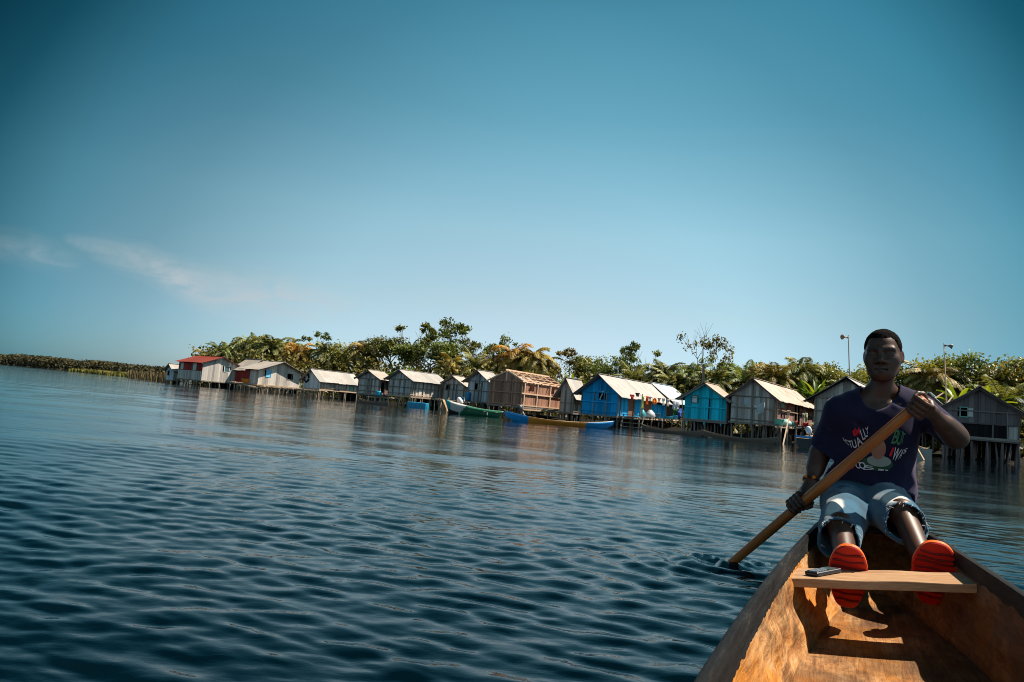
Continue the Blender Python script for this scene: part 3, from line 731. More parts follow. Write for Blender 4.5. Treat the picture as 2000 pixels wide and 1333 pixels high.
def leaf_cloud(pts, size, rs, up=.35, jitter=.5, tone=None, aspect=.55, sag=0.0):
    """one bent quad per point"""
    n = len(pts); pts = np.asarray(pts)
    nrm = rs.randn(n, 3); nrm[:, 2] = np.abs(nrm[:, 2]) + up; nrm /= np.linalg.norm(nrm, axis=1)[:, None]
    a = rs.randn(n, 3); a[:, 2] -= sag; a -= (a * nrm).sum(1)[:, None] * nrm; a /= np.linalg.norm(a, axis=1)[:, None]
    b = np.cross(nrm, a); s = size * (1 - jitter / 2 + jitter * rs.rand(n))[:, None]
    V = np.stack([pts - a * s, pts + b * s * aspect, pts + a * s + nrm * s * -.25, pts - b * s * aspect], 1).reshape(-1, 3)
    Fq = np.arange(4 * n).reshape(n, 4)
    t = rs.rand(n) if tone is None else tone
    return V, Fq, np.repeat(t, 4)

def make_broad(seed, height=8., spread=3.4, trunk_h=.35, clumps=34, leaves=58, leaf=.16, clump_r=.75, sparse=0.0, flat=.8, bare=0):
    rs = np.random.RandomState(seed); r_ = random.Random(seed)
    wood = MB(); tips = []
    def grow(p, d, ln, rad, lv):
        pts = [p]; cur = p.copy(); dd = d.copy()
        for k in range(4):
            dd = (dd + Vector((r_.gauss(0, .13), r_.gauss(0, .13), .06 + r_.gauss(0, .07)))).normalized()
            cur = cur + dd * (ln / 4); pts.append(cur.copy())
        wood.tube(pts, [rad * (1 - .13 * i) for i in range(5)], 6 if lv else 8, r_.random(), cap=False)
        if lv >= 3: tips.append(cur); return
        if lv >= 2: tips.append((pts[3] + cur) / 2)
        nb = 3 if lv else r_.choice((3, 4, 4))
        for i in range(nb):
            a = 2 * pi * (i + r_.random() * .7) / nb; tilt = r_.uniform(.35, .95)
            ref = dd.orthogonal().normalized(); q = Matrix.Rotation(a, 3, dd) @ ref
            nd = (dd * cos(tilt) + q * sin(tilt) + Vector((0, 0, .15))).normalized()
            grow(pts[-1] if i else pts[-1], nd, ln * r_.uniform(.6, .85), rad * .55, lv + 1)
    grow(Vector((0, 0, -.2)), Vector((r_.uniform(-.12, .12), r_.uniform(-.12, .12), 1)), height * trunk_h, height * (.010 if bare else .018), 0)
    T = np.array([tuple(p) for p in tips]); c0 = T.mean(0)
    zmax = T[:, 2].max() + clump_r * .5
    sc = np.array([spread / max(1e-3, np.percentile(np.hypot(T[:, 0] - c0[0], T[:, 1] - c0[1]), 90)), 0, 1.])
    sxy = sc[0]; sz = height / zmax
    wv = np.array(wood.v); wv[:, :2] *= sxy; wv[:, 2] *= sz; T = T * np.array([sxy, sxy, sz])
    if len(T) > clumps: T = T[rs.choice(len(T), clumps, False)]
    P = []; tone = []
    for i, p in enumerate(T):
        if rs.rand() < sparse: continue
        if bare and p[2] > height * .84: continue
        n = int(leaves * rs.uniform(.5, 1.3)); cr = clump_r * rs.uniform(.6, 1.25)
        q = rs.randn(n, 3) * np.array([cr, cr, cr * flat]) * .55
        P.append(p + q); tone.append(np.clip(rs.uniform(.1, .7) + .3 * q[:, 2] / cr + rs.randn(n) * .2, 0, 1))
    P = np.concatenate(P); tone = np.concatenate(tone)
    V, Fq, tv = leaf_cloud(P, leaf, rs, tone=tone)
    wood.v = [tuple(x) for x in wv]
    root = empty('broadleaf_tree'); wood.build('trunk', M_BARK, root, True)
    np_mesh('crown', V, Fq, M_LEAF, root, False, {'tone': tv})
    root['h'] = float(V[:, 2].max()) if not bare else float(wv[:, 2].max()); return root

def make_palm(seed, height=7., trunk=.55, fronds=30, flen=3.0, dry=6, droop=1.0):
    rs = np.random.RandomState(seed); r_ = random.Random(seed); th = height * trunk
    w = MB(); pts = []
    lean = Vector((r_.uniform(-.06, .06), r_.uniform(-.06, .06), 0))
    for i in range(7):
        k = i / 6; pts.append(Vector((0, 0, -.2)) + lean * (k * k * th) + Vector((0, 0, k * (th + .2))))
    w.tube(pts, [.24 - .05 * (i / 6) + (.03 if i % 2 else 0) for i in range(7)], 8, .4)
    top = pts[-1]
    def frond(a, el, ln, width, leafn, dr):
        d = Vector((cos(a) * cos(el), sin(a) * cos(el), sin(el))); p = top.copy(); pts = [p.copy()]; st = ln / 9
        for k in range(9):
            d = (d + Vector((0, 0, -.155 * dr * (1 + k * .10)))).normalized(); p = p + d * st; pts.append(p.copy())
        V = []; 
        for k in range(leafn):
            s = .1 + .88 * (k + r_.random() * .6) / leafn; i = min(8, int(s * 9)); f = s * 9 - i
            b = pts[i].lerp(pts[i + 1], f); t = (pts[i + 1] - pts[i]).normalized(); sd = t.cross(Vector((0, 0, 1)))
            if sd.length < .05: sd = Vector((1, 0, 0))
            sd.normalize(); L_ = width * (sin(pi * min(1, .12 + s * .88)) ** .6) * r_.uniform(.75, 1.1)
            for sg in (-1, 1):
                dv = (sd * sg * .8 + t * .55 + Vector((0, 0, -.35 - .25 * r_.random()))).normalized()
                e = b + dv * L_; e2 = b + dv * L_ * .5 + Vector((0, 0, .05))
                wv = t * (.034 + .014 * r_.random())
                V.append((tuple(b - wv * .6), tuple(e2 - wv), tuple(e), tuple(e2 + wv)))
        return pts, V
    for name, n, mat, e0, e1, dr in (('crown', fronds, M_PALM, -.15, 1.35, droop), ('dry_fronds', dry, M_DRY, -1.1, -.25, .8)):
        if not n: continue
        q = MB(); Vs = []; tn = []
        for i in range(n):
            el = e0 + (e1 - e0) * ((i + r_.random()) / n); a = i * 2.399 + r_.uniform(-.3, .3)
            pts_, V = frond(a, el, flen * r_.uniform(.8, 1.1) * (1 if name == 'crown' else .8), flen * .24, 44 if name == 'crown' else 20, dr * r_.uniform(.8, 1.2))
            base = r_.uniform(.05, .9)
            for quad in V:
                Vs += quad; tn += [min(1, max(0, base + r_.gauss(0, .15)))] * 4
            q.tube(pts_[::3], [.035, .025, .018, .01], 4, .6, cap=False)
        root = None
        if name == 'crown':
            keep_h = max(v_[2] for v_ in Vs); root = empty('palm_tree'); keep = root; w.build('trunk', M_BARK, root, True)
        vv = np.array(Vs); ff = np.arange(len(vv)).reshape(-1, 4)
        qv = np.array(q.v); qf = np.array(q.f) + len(vv)
        np_mesh(name, np.concatenate([vv, qv]), np.concatenate([ff, qf]), mat, keep, False, {'tone': np.concatenate([np.array(tn), np.array(q.t)])})
    keep['h'] = float(keep_h); return keep

def make_banana(seed, height=3.2):
    r_ = random.Random(seed); root = empty('banana_plant'); w = MB(); th = height * .58
    w.tube([(0, 0, -.1), (.03, 0, th * .6), (.05, .02, th)], [.13, .11, .07], 8, .5); w.build('stem', M_BANANA, root, True)
    Vs = []; tn = []; ff = []
    for i in range(13):
        a = i * 2.4 + r_.random(); el = r_.uniform(.75, 1.4); d = Vector((cos(a) * cos(el), sin(a) * cos(el), sin(el))); p = Vector((.05, .02, th)); ln = height * .42 * r_.uniform(.8, 1.1); base = r_.random()
        b0 = len(Vs)
        for k in range(8):
            s = k / 7; sd = d.cross(Vector((0, 0, 1))); sd = sd.normalized() if sd.length > .05 else Vector((1, 0, 0))
            wd = .11 * (sin(pi * (.08 + .9 * s)) ** .7)
            Vs += [tuple(p - sd * wd + Vector((0, 0, .05))), tuple(p), tuple(p + sd * wd + Vector((0, 0, .05)))]; tn += [base, base * .7, base]
            d = (d + Vector((0, 0, -.10 - .12 * s))).normalized(); p = p + d * (ln / 7)
        for k in range(7):
            a_ = b0 + k * 3; ff += [(a_, a_ + 1, a_ + 4, a_ + 3), (a_ + 1, a_ + 2, a_ + 5, a_ + 4)]
    np_mesh('leaves', np.array(Vs), np.array(ff), M_BANANA, root, True, {'tone': np.array(tn)})
    root['h'] = height; return root

PROTO = {
 'palm0': make_palm(1, 7.0, .58, 44, 2.5, 8), 'palm1': make_palm(2, 7.5, .6, 40, 2.6, 10, 1.25), 'palm2': make_palm(3, 6.0, .5, 46, 2.5, 5, .9),
 'palm3': make_palm(8, 7.0, .55, 34, 2.4, 16, 1.4),
 'bushy0': make_broad(11, 8, 3.0, .28, 60, 92, .155, .72), 'bushy1': make_broad(12, 7, 3.0, .22, 70, 84, .15, .7), 'bushy2': make_broad(17, 8, 3.2, .25, 54, 84, .175, .8),
 'open0': make_broad(13, 9, 2.9, .4, 34, 72, .165, .52, .12, .7), 'open1': make_broad(14, 9, 2.6, .48, 30, 70, .16, .5, .1, .65), 'open2': make_broad(21, 9, 3.2, .42, 40, 64, .165, .48, .15, .7),
 'bare0': make_broad(15, 10, 2.9, .34, 120, 60, .14, .5, .05, .8, 1),
 'banana': make_banana(4),
}
USED = set()
def tree(kind, px, top, k, label, cat='tree', group='trees behind the stilt houses', tint=(1, 1, 1), wide=1.0, rz=None, d=None, base=.25):
    """a tree in pixel column px, standing k times as far as the houses there, its top at pixel row top"""
    d = d or d_house(px) * k + 7.; P = on_water(px, d); z1 = z_at(P.x, P.y, top); p = PROTO[kind]
    o = p if kind not in USED else copy_tree(p); USED.add(kind)
    s = (z1 - base) / p['h']; o.location = (P.x, P.y, base); o.scale = (s * wide, s * wide, s); o.rotation_euler.z = rz if rz is not None else rng.uniform(0, 6.28)
    tag(o, label, cat, group)
    for c in o.children: 
        if c.name.split('.')[0] in ('crown', 'leaves'): c.color = (*tint, 1)
    return o
OL = (.92, 1.0, .76); YE = (1.35, 1.08, .55); OR = (1.45, .88, .42); GR = (.75, 1.0, .8); DK = (.55, .62, .55); BR = (1.12, .92, .72); BY = (1.5, 1.45, .6)
TREES = [
 ('palm3', 402, 682, 1.28, 'low orange brown palm above the red roof, leftmost of the grove', YE, 1.2),
 ('palm0', 424, 668, 1.30, 'slender green palm with fronds standing clear above the red roofed house', GR, .9),
 ('palm2', 446, 664, 1.36, 'olive palm right of the slender one, behind the red roofed house', OL, 1.0),
 ('palm1', 470, 655, 1.30, 'full olive palm behind the gap between the red roof and the pale low roof', OL, 1.1),
 ('palm2', 497, 652, 1.36, 'dense dark green palm straight above the ridge of the low pale roof', GR, 1.1),
 ('palm0', 523, 655, 1.30, 'bushy olive palm behind the gable with the light blue window', OL, 1.1),
 ('palm1', 548, 660, 1.36, 'greyish green palm above the dark window of the grey gable', OL, 1.0),
 ('palm3', 572, 668, 1.26, 'palm with hanging orange fronds left of the long white roof', OR, 1.05),
 ('open0', 604, 646, 1.40, 'round topped green tree above the left end of the long white roof', GR, .9),
 ('palm0', 628, 668, 1.30, 'olive palm with pale trunk above the long white roof', OL, 1.0),
 ('palm2', 655, 672, 1.36, 'drooping grey green palm above the middle of the long white roof', OL, 1.1),
 ('bushy1', 690, 668, 1.34, 'leafy bush tree above the right end of the long white roof', OL, 1.2),
 ('palm1', 712, 666, 1.28, 'tan olive palm above the small cross framed house', BR, 1.1),
 ('open2', 735, 656, 1.42, 'airy green tree poking out above the cross framed house', GR, .8),
 ('bushy0', 762, 655, 1.30, 'very dark leafy tree left of the tallest tree', DK, 1.1),
 ('open0', 800, 626, 1.32, 'tall airy tree with rounded clumps, left half of the tallest pair', OL, 1.0),
 ('open1', 858, 620, 1.35, 'tallest airy tree reaching highest into the sky above the wide grey house', GR, .95),
 ('bushy2', 828, 655, 1.26, 'dense green tree between and below the two tallest trees', GR, 1.15),
 ('open1', 898, 658, 1.34, 'forked olive tree above the house behind the green boat', OL, .8),
 ('palm2', 922, 680, 1.30, 'olive green palm behind the pale blue grey house', OL, 1.0),
 ('palm0', 872, 690, 1.24, 'low yellow olive palm under the tallest tree', YE, 1.0),
 ('open2', 968, 651, 1.36, 'airy open crowned tree above the left eave of the unfinished house', GR, .8),
 ('palm1', 950, 694, 1.26, 'small tan palm between the blue grey house and the unfinished one', BR, 1.0),
 ('palm3', 1002, 672, 1.28, 'bright orange yellow palm above the ridge of the unfinished house', OR, 1.1),
 ('palm1', 1030, 676, 1.26, 'yellow olive palm right above the bare rafters', YE, 1.0),
 ('palm3', 1056, 690, 1.30, 'brown drooping palm above the right end of the rafters', BR, 1.1),
 ('open0', 1098, 676, 1.30, 'brownish tree with bare twigs above the half hidden pale house', BR, .9),
 ('bushy0', 1130, 690, 1.34, 'dull green tree above the left eave of the big blue house', OL, .9),
 ('bushy1', 1160, 690, 1.28, 'leafy green tree straight above the peak of the big blue house', GR, .9),
 ('open1', 1208, 676, 1.32, 'thin leaning tree with a small leafy head above the big blue roof', GR, .55),
 ('open0', 1245, 668, 1.28, 'flat topped green tree above the right part of the big white roof', GR, .8),
 ('palm2', 1232, 706, 1.24, 'low olive palm just above the big white roof', OL, 1.1),
 ('palm0', 1285, 704, 1.28, 'grey green palm above the blotchy bluish roof', OL, 1.1),
 ('bare0', 1334, 632, 1.34, 'tall half bare tree with leafless twigs at its top', BR, .75),
 ('palm2', 1312, 712, 1.24, 'olive palm below the half bare tree', OL, 1.1),
 ('palm1', 1352, 708, 1.26, 'grey green palm left of the leaning dark pole', GR, 1.1),
 ('open2', 1398, 692, 1.30, 'round green tree above the small bright blue house', GR, .8),
 ('palm0', 1385, 718, 1.22, 'drooping olive palm directly over the peak of the small bright blue house', OL, 1.1),
 ('bushy1', 1424, 698, 1.32, 'dense olive tree between the small bright blue house and the dish house', OL, .9),
 ('palm2', 1450, 704, 1.26, 'green palm above the left slope of the dish house', GR, 1.0),
 ('palm3', 1480, 710, 1.30, 'tan palm above the peak of the dish house', BR, 1.1),
 ('palm0', 1508, 708, 1.24, 'yellowish olive palm above the middle of the rust streaked roof', YE, 1.0),
 ('palm1', 1550, 700, 1.28, 'feathery palm standing clear above the rust streaked roof', OL, 1.0),
 ('bushy0', 1594, 702, 1.32, 'airy leafy tree above the gap left of the framed house', OL, .9),
 ('bushy2', 1630, 704, 1.28, 'olive leafy tree left of the thin loudspeaker mast', OL, .9),
 ('palm2', 1665, 720, 1.24, 'low palm below the thin loudspeaker mast', OL, 1.1),
 ('bushy1', 1708, 706, 1.30, 'leafy tree hidden for the most part behind the head of the paddler', OL, 1.0),
 ('bushy2', 1768, 690, 1.28, 'yellow green tree right beside the head of the paddler', BY, .9),
 ('palm0', 1806, 702, 1.26, 'olive palm between the paddler and the leaning loudspeaker mast', OL, 1.1),
 ('palm1', 1836, 712, 1.24, 'tan olive palm crossing the leaning loudspeaker mast', BR, 1.1),
 ('bushy0', 1888, 685, 1.28, 'tall dark glossy tree right of the leaning loudspeaker mast', GR, .95),
 ('bushy2', 1928, 692, 1.30, 'dark glossy tree above the roof of the dark right hand house', DK, 1.0),
 ('bushy1', 1968, 694, 1.26, 'brown green leafy tree near the right edge of the photo', BR, 1.0),
 ('bushy0', 2004, 692, 1.30, 'dark tree cut by the right edge of the photo', OL, 1.0),
 ('palm2', 1956, 728, 1.2, 'low palm behind the ridge of the dark right hand house', OL, 1.0),
]
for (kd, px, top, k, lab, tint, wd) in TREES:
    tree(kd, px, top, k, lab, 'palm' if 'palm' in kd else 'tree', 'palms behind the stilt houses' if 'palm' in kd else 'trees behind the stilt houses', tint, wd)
for (px, top, lab) in ((745, 718, 'bright yellow green banana plant behind the cross framed house, left of the pair'), (796, 712, 'bright banana plant above the ridge of the wide grey house'),
                       (823, 722, 'small bright banana plant by the right end of the wide grey roof'), (1112, 722, 'yellow leaved plant above the half hidden pale house'),
                       (1594, 735, 'yellow green banana plant left of the framed house'), (1576, 738, 'dark green banana plant above the end of the rust streaked roof'), (1872, 738, 'bright yellow green plant behind the patched pale roof'), (1925, 742, 'broad leaved plant above the ridge of the dark right hand house')):
    tree('banana', px, top, 1.12, lab, 'banana plant', 'banana plants behind the houses', (1.1, 1.05, .8) if px != 1576 else (.45, .6, .5), 1.0)
# --- undergrowth: one thicket under the grove
def thicket():
    rs = np.random.RandomState(31); P = []; tn = []
    for i in range(980):
        px = rs.uniform(385, 2200); k = rs.uniform(1.17, 1.5); d = d_house(px) * k + 6.5; c = on_water(px, d)
        hgt = rs.uniform(1.4, 4.3) * (d / 50) ** .5; n = 90; q = rs.randn(n, 3) * np.array([.9, .9, .5]) ; q[:, 2] = rs.rand(n) * hgt
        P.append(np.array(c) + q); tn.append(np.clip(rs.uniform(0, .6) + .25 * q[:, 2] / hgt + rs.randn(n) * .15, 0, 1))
    for i in range(420):
        px = rs.uniform(385, 2090); d = d_house(px) * rs.uniform(1.10, 1.2) + rs.uniform(3.5, 6.5); c = on_water(px, d); hgt = rs.uniform(.5, 1.5); n = 60
        q = rs.randn(n, 3) * np.array([.7, .7, .4]); q[:, 2] = .1 + rs.rand(n) * hgt; P.append(np.array(c) + q); tn.append(np.clip(rs.uniform(0, .5) + rs.randn(n) * .15, 0, 1))
    V, Fq, t = leaf_cloud(np.concatenate(P), .26, rs, tone=np.concatenate(tn))
    tag(np_mesh('undergrowth', V, Fq, M_SCRUB, None, False, {'tone': t}), 'tangled olive undergrowth filling the grove behind the houses', 'undergrowth', None, 'stuff')
thicket()
# --- far wooded shore on the left, marsh grass and reeds in front of it
def far_shore():
    rs = np.random.RandomState(41); P = []; tn = []; sz = []
    o = []
    for i in range(1500):
        px = rs.uniform(-260, 345); f = np.clip((px + 0) / 340., -.8, 1.)
        d = 400 - 150 * f + rs.uniform(0, 60); c = on_water(px, d)
        top = (693 + .086 * px) + rs.uniform(-2.5, 5.0) + 2.0 * sin(px * .11) * sin(px * .031) + 1.6 * sin(px * .047 + 1) + 1.2 * sin(px * .29)
        h_ = z_at(c.x, c.y, top); n = 120; q = rs.randn(n, 3) * 2.4; z = rs.rand(n) ** .8 * h_
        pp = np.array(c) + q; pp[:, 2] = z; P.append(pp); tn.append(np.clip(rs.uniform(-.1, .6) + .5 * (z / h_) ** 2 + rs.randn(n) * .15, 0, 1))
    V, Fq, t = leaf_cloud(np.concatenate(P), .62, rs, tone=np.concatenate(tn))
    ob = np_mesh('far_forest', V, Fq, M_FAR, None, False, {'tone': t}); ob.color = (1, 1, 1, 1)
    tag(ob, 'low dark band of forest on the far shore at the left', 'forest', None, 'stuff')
    # low bank
    m = mat_simple('far bank', (.05, .045, .02), .9, .3, .1)
    vs = []; fs = []
    for i, px in enumerate(np.linspace(-300, 350, 40)):
        f = np.clip(px / 340., -.8, 1.); d = 392 - 150 * f
        a = on_water(px, d); b = on_water(px, d + 160); vs += [(a.x, a.y, -.3), (a.x, a.y + 3, .35), (b.x, b.y, .8)]
    for i in range(39): fs += [(i * 3, i * 3 + 3, i * 3 + 4, i * 3 + 1), (i * 3 + 1, i * 3 + 4, i * 3 + 5, i * 3 + 2)]
    tag(mesh_obj('far_bank', vs, fs, m), kind='structure')
    # marsh grass
    P = []; tn = []
    for i in range(5200):
        u = rs.rand(); px = 136 + 196 * u; d0 = 215 - 95 * u ** .8; d = d0 * (1 + rs.rand() * (.05 + .45 * u)); c = on_water(px, d)
        P.append((c.x, c.y)); tn.append(rs.rand())
    P = np.array(P); n = len(P); a = rs.rand(n) * 6.28; hh = (.45 + .5 * rs.rand(n)) * np.clip((P[:, 0] + 175) / 40, .5, 1.3); w = .35
    dx = np.stack([np.cos(a), np.sin(a)], 1) * w
    V = np.zeros((n, 4, 3)); V[:, 0, :2] = P - dx; V[:, 1, :2] = P + dx; V[:, 2, :2] = P + dx * 1.2 + rs.randn(n, 2) * .15; V[:, 3, :2] = P - dx * 1.2 + rs.randn(n, 2) * .15
    V[:, :2, 2] = -.05; V[:, 2, 2] = hh; V[:, 3, 2] = hh * (.6 + .4 * rs.rand(n))
    ob = np_mesh('marsh_grass', V.reshape(-1, 3), np.arange(4 * n).reshape(n, 4), M_GRASS, None, False, {'tone': np.repeat(np.array(tn), 4)})
    tag(ob, 'yellow green strip of marsh grass left of the tiny hut', 'marsh grass', None, 'stuff')
    q = MB(); r_ = random.Random(3)
    for i in range(420):
        u = r_.random() ** .8; px = 248 + 84 * u; d = 132 - 36 * u + r_.uniform(0, 8); c = on_water(px, d); hh = r_.uniform(.5, 1.5)
        q.bar((c.x, c.y, -.1), (c.x + r_.gauss(0, .12), c.y, hh), .09, .09, r_.random())
    tag(q.build('reeds', M_REED), 'brown reed stalks standing in the water left of the tiny hut', 'reeds', None, 'stuff')
far_shore()
# ================================================================== boats, decks and belongings of the village
def hull(name, parent, L_, B, D, prof, colors, th=.04, n=30, rake=.0, close=(True, True), inner=None, seg=7):
    """open boat along +x from 0 to L_; prof(t)->(half beam factor, keel z factor, sheer z); colors(t, k)->material index"""
    vs = []; fs = []; mi = []
    m = seg * 2 + 1
    for side in (0, 1):
        for i in range(n + 1):
            t = i / n; hb, kz, sz = prof(t); hb = max(hb * B / 2 - side * th, .004); kz = kz + side * th
            for j in range(m):
                a = (j / (m - 1)) * 2 - 1; s = abs(a)
                y = hb * (1 if a > 0 else -1) * (s ** .75) * (.72 + .28 * s); z = kz + (sz - kz) * (s ** 2.1)
                x = L_ * t + (sz - z) * rake * (1 if t < .5 else -1) * (abs(t - .5) * 2) ** 4
                vs.append((x, y, z))
    o = (n + 1) * m
    for i in range(n):
        for j in range(m - 1):
            a, b, c, d = i * m + j, (i + 1) * m + j, (i + 1) * m + j + 1, i * m + j + 1
            fs.append((a, d, c, b)); mi.append(colors((i + .5) / n, abs((j + .5) / (m - 1) * 2 - 1), 0))
            fs.append((o + a, o + b, o + c, o + d)); mi.append(colors((i + .5) / n, 0, 1))
        for j in (0, m - 1):
            a, b = i * m + j, (i + 1) * m + j; f = (a, b, o + b, o + a); fs.append(f if j == 0 else f[::-1]); mi.append(colors((i + .5) / n, 1, 2))
    for e in (0, n):
        for j in range(m - 1):
            a = e * m + j; f = (a, a + 1, o + a + 1, o + a); fs.append(f if e == 0 else f[::-1]); mi.append(colors(e / n, .5, 2))
    return vs, fs, mi
def place(root, P, rz): root.location = P; root.rotation_euler.z = rz
def boat_axis(pa, da, pb, db):
    A = on_water(pa, da); B_ = on_water(pb, db); v = B_ - A; return A, atan2(v.y, v.x), v.length
def outboard(parent, loc, cowl, rz=0, s=1.0):
    """motor tilted on the stern: cowling, leg, bracket"""
    e = MB(); r = Matrix.Rotation(rz, 3, 'Z'); tl = Matrix.Rotation(radians(-38), 3, 'Y')
    f = lambda p: Vector(loc) + r @ (tl @ (Vector(p) * s))
    pts = [f((0, 0, z)) for z in (.0, .08, .22, .38, .46)]
    e.tube(pts, [.10 * s, .155 * s, .17 * s, .14 * s, .05 * s], 10, .5); o = e.build('motor_cowling', cowl, parent, True)
    l = MB(); l.tube([f((0, 0, .03)), f((-.02, 0, -.5))], .055 * s, 8, .5); l.box(tuple(f((0, 0, -.5)) - Vector((.09, .03, .06))), tuple(f((0, 0, -.5)) + Vector((.12, .03, .05)))); l.build('motor_leg', M_GREYP, parent, True)
    return o
M_GREYP = mat_simple('grey painted metal', (.22, .23, .25), .4, .1, 6, .5)
M_BOATG = mat_simple('green boat paint', (.012, .13, .07), .4, .25, 4)
M_BOATW = mat_simple('white boat paint', (.46, .45, .43), .45, .2, 4)
M_BOATT = mat_simple('turquoise boat paint', (.02, .30, .30), .4, .2, 4)
M_BOATB = mat_simple('blue boat paint', (.012, .22, .52), .4, .2, 4)
M_BOATO = mat_simple('orange brown boat paint', (.62, .22, .03), .5, .3, 3)
M_BOATDK = mat_simple('dark boat bottom', (.02, .028, .03), .5, .3, 4)
M_CANOE = mat_planks('old canoe wood', (.20, .15, .115), (.10, .075, .06), .3, grain_axis=0)
M_BOATIN = mat_planks('bare inside of a boat', (.36, .25, .16), (.22, .15, .09), .3, grain_axis=0)
M_MOTOR = mat_simple('white motor cowling', (.75, .75, .78), .3, .05)
M_MOTORD = mat_simple('dark motor cowling', (.05, .06, .075), .3, .1)
BOATS = 'boats moored by the houses'
# green boat
A, rz, Ln = boat_axis(863.5, 40.5, 977, 43)
r = empty('motor_boat', label='long green boat with a white bow panel and white outboard motor', cat='boat', group=BOATS); place(r, A, rz)
pf = lambda t: (.30 + .75 * min(1, t * 3.0) ** .7 if t < .33 else 1.05 - .5 * ((t - .33) / .67) ** 2, -.12 + .35 * max(0, .22 - t) * 4 * .6, .40 + .42 * (1 - t) ** 2.6)
cf = lambda t, s, k: 4 if k == 1 else (3 if k == 2 else (2 if s < .62 and t < .22 else (1 if .07 < t < .30 - (1 - s) * .12 and s < .93 else (0 if t > .1 else 5))))
v, f, mi = hull('hull', r, Ln, 1.15, .6, pf, cf, n=44, rake=.55)
mesh_obj('hull', v, f, None, r, True, {'tone': [.5] * len(v)}, [M_BOATG, M_BOATW, M_BOATDK, M_BOATO, M_BOATIN, M_BOATT], mi)
outboard(r, (1.35, .1, .62), M_MOTOR, 0, 1.0)
for t_ in (.35, .6, .82):
    q = MB(); q.box((Ln * t_, -.5, .28), (Ln * t_ + .2, .5, .31)); q.build('thwart', M_BOATIN, r)
q = MB(); q.bar((Ln * .66, -.585, .08), (Ln * .665, -.575, .26), .10, .03); q.build('emblem', M_BOATW, r)
# blue and orange canoe
A, rz, Ln = boat_axis(984, 34.5, 1199, 36.0)
r = empty('canoe', label='long dugout canoe painted orange with blue ends, before the unfinished house', cat='canoe', group=BOATS); place(r, A, rz)
pf = lambda t: (max(.03, 1 - abs(2 * t - 1) ** 2.2), -.14 + .34 * abs(2 * t - 1) ** 5, .21 + .24 * abs(2 * t - 1) ** 2.4 + (.04 * (1 - 2 * t) if t < .5 else 0))
cf = lambda t, s, k: 2 if k == 1 else (3 if k == 2 else (0 if t < .205 or t > .725 - (1 - s) * .02 else 1))
v, f, mi = hull('hull', r, Ln, .95, .5, pf, cf, n=60, rake=.25)
mesh_obj('hull', v, f, None, r, True, {'tone': [.5] * len(v)}, [M_BOATB, M_BOATO, M_BOATIN, M_CANOE], mi)
outboard(r, (.95, .12, .52), M_MOTORD, 0, .85)
for t_ in (.3, .5, .7):
    q = MB(); q.box((Ln * t_, -.40, .22), (Ln * t_ + .18, .40, .25)); q.build('thwart', M_BOATIN, r)
# plain canoes
for (pa, da, pb, db, lab) in ((1252, 41, 1377, 37.0, 'grey brown dugout canoe moored before the washing of the big blue house'), (1370, 37.0, 1521, 33.6, 'brown dugout canoe with pale streak moored before the dish house'),
                              (700, 57, 757, 54, 'dark low canoe in the shade under the cross framed house')):
    A, rz, Ln = boat_axis(pa, da, pb, db); r = empty('canoe', label=lab, cat='canoe', group=BOATS); place(r, A, rz)
    pf = lambda t: (max(.05, 1 - abs(2 * t - 1) ** 2.6), -.14 + .28 * abs(2 * t - 1) ** 5, .17 + .22 * abs(2 * t - 1) ** 2.2)
    pale = 'pale' in lab
    cf = lambda t, s, k: (1 if k == 1 else (2 if pale and k == 0 and .3 < s < .55 and .1 < t < .7 else 0))
    v, f, mi = hull('hull', r, Ln, .62, .3, pf, cf, n=40, rake=.2, th=.035)
    mesh_obj('hull', v, f, None, r, True, {'tone': [.5] * len(v)}, [M_CANOE, M_DARK, M_BOATW], mi)
    for t_ in (.3, .7):
        q = MB(); q.box((Ln * t_, -.26, .12), (Ln * t_ + .14, .26, .145)); q.build('thwart', M_CANOE, r)
# blue and white motor boat seen from its stern
A, rz, Ln = boat_axis(1577, 30.3, 1625, 33.5)
r = empty('motor_boat', label='blue and white striped motor boat with dark stern next to the paddler', cat='boat', group=BOATS); place(r, A, rz)
pf = lambda t: (1 - .75 * t ** 2.5, -.12 + .3 * t ** 3, .52 + .25 * t ** 2)
cf = lambda t, s, k: 3 if k == 1 else (1 if k == 2 else (0 if s > .78 else (1 if s > .55 else 2)))
v, f, mi = hull('hull', r, Ln, 1.15, .6, pf, cf, n=24, seg=9)
mesh_obj('hull', v, f, None, r, True, {'tone': [.5] * len(v)}, [M_BOATB, M_BOATW, M_BOATT, M_BOATIN], mi)
q = MB(); pr = [(.0, y * .575 * (abs(y) ** -.25 if y else 1) if False else y * .57, .42 - .5 * (1 - min(1, abs(y) * 1.25)) if False else -.1) for y in (-1, 1)]
vs = [(-.012, -.50, .44), (-.012, .50, .44), (-.012, .40, .05), (-.012, .2, -.1), (-.012, -.2, -.1), (-.012, -.40, .05)]
q.add(vs + [(x + .05, y, z) for x, y, z in vs], [(0, 1, 2, 3, 4, 5), (11, 10, 9, 8, 7, 6)] + [(i, 6 + i, 6 + (i + 1) % 6, (i + 1) % 6) for i in range(6)]); q.build('transom', M_BOATDK, r)
q = MB(); q.bar((-.02, -.53, .50), (-.02, .53, .50), .08, .10); q.build('stern_rail', M_BOATB, r)
outboard(r, (.35, .05, .68), M_MOTOR, 0, .8)
for t_ in (.4,):
    q = MB(); q.box((Ln * t_, -.5, .36), (Ln * t_ + .2, .5, .39)); q.build('thwart', M_BOATIN, r)
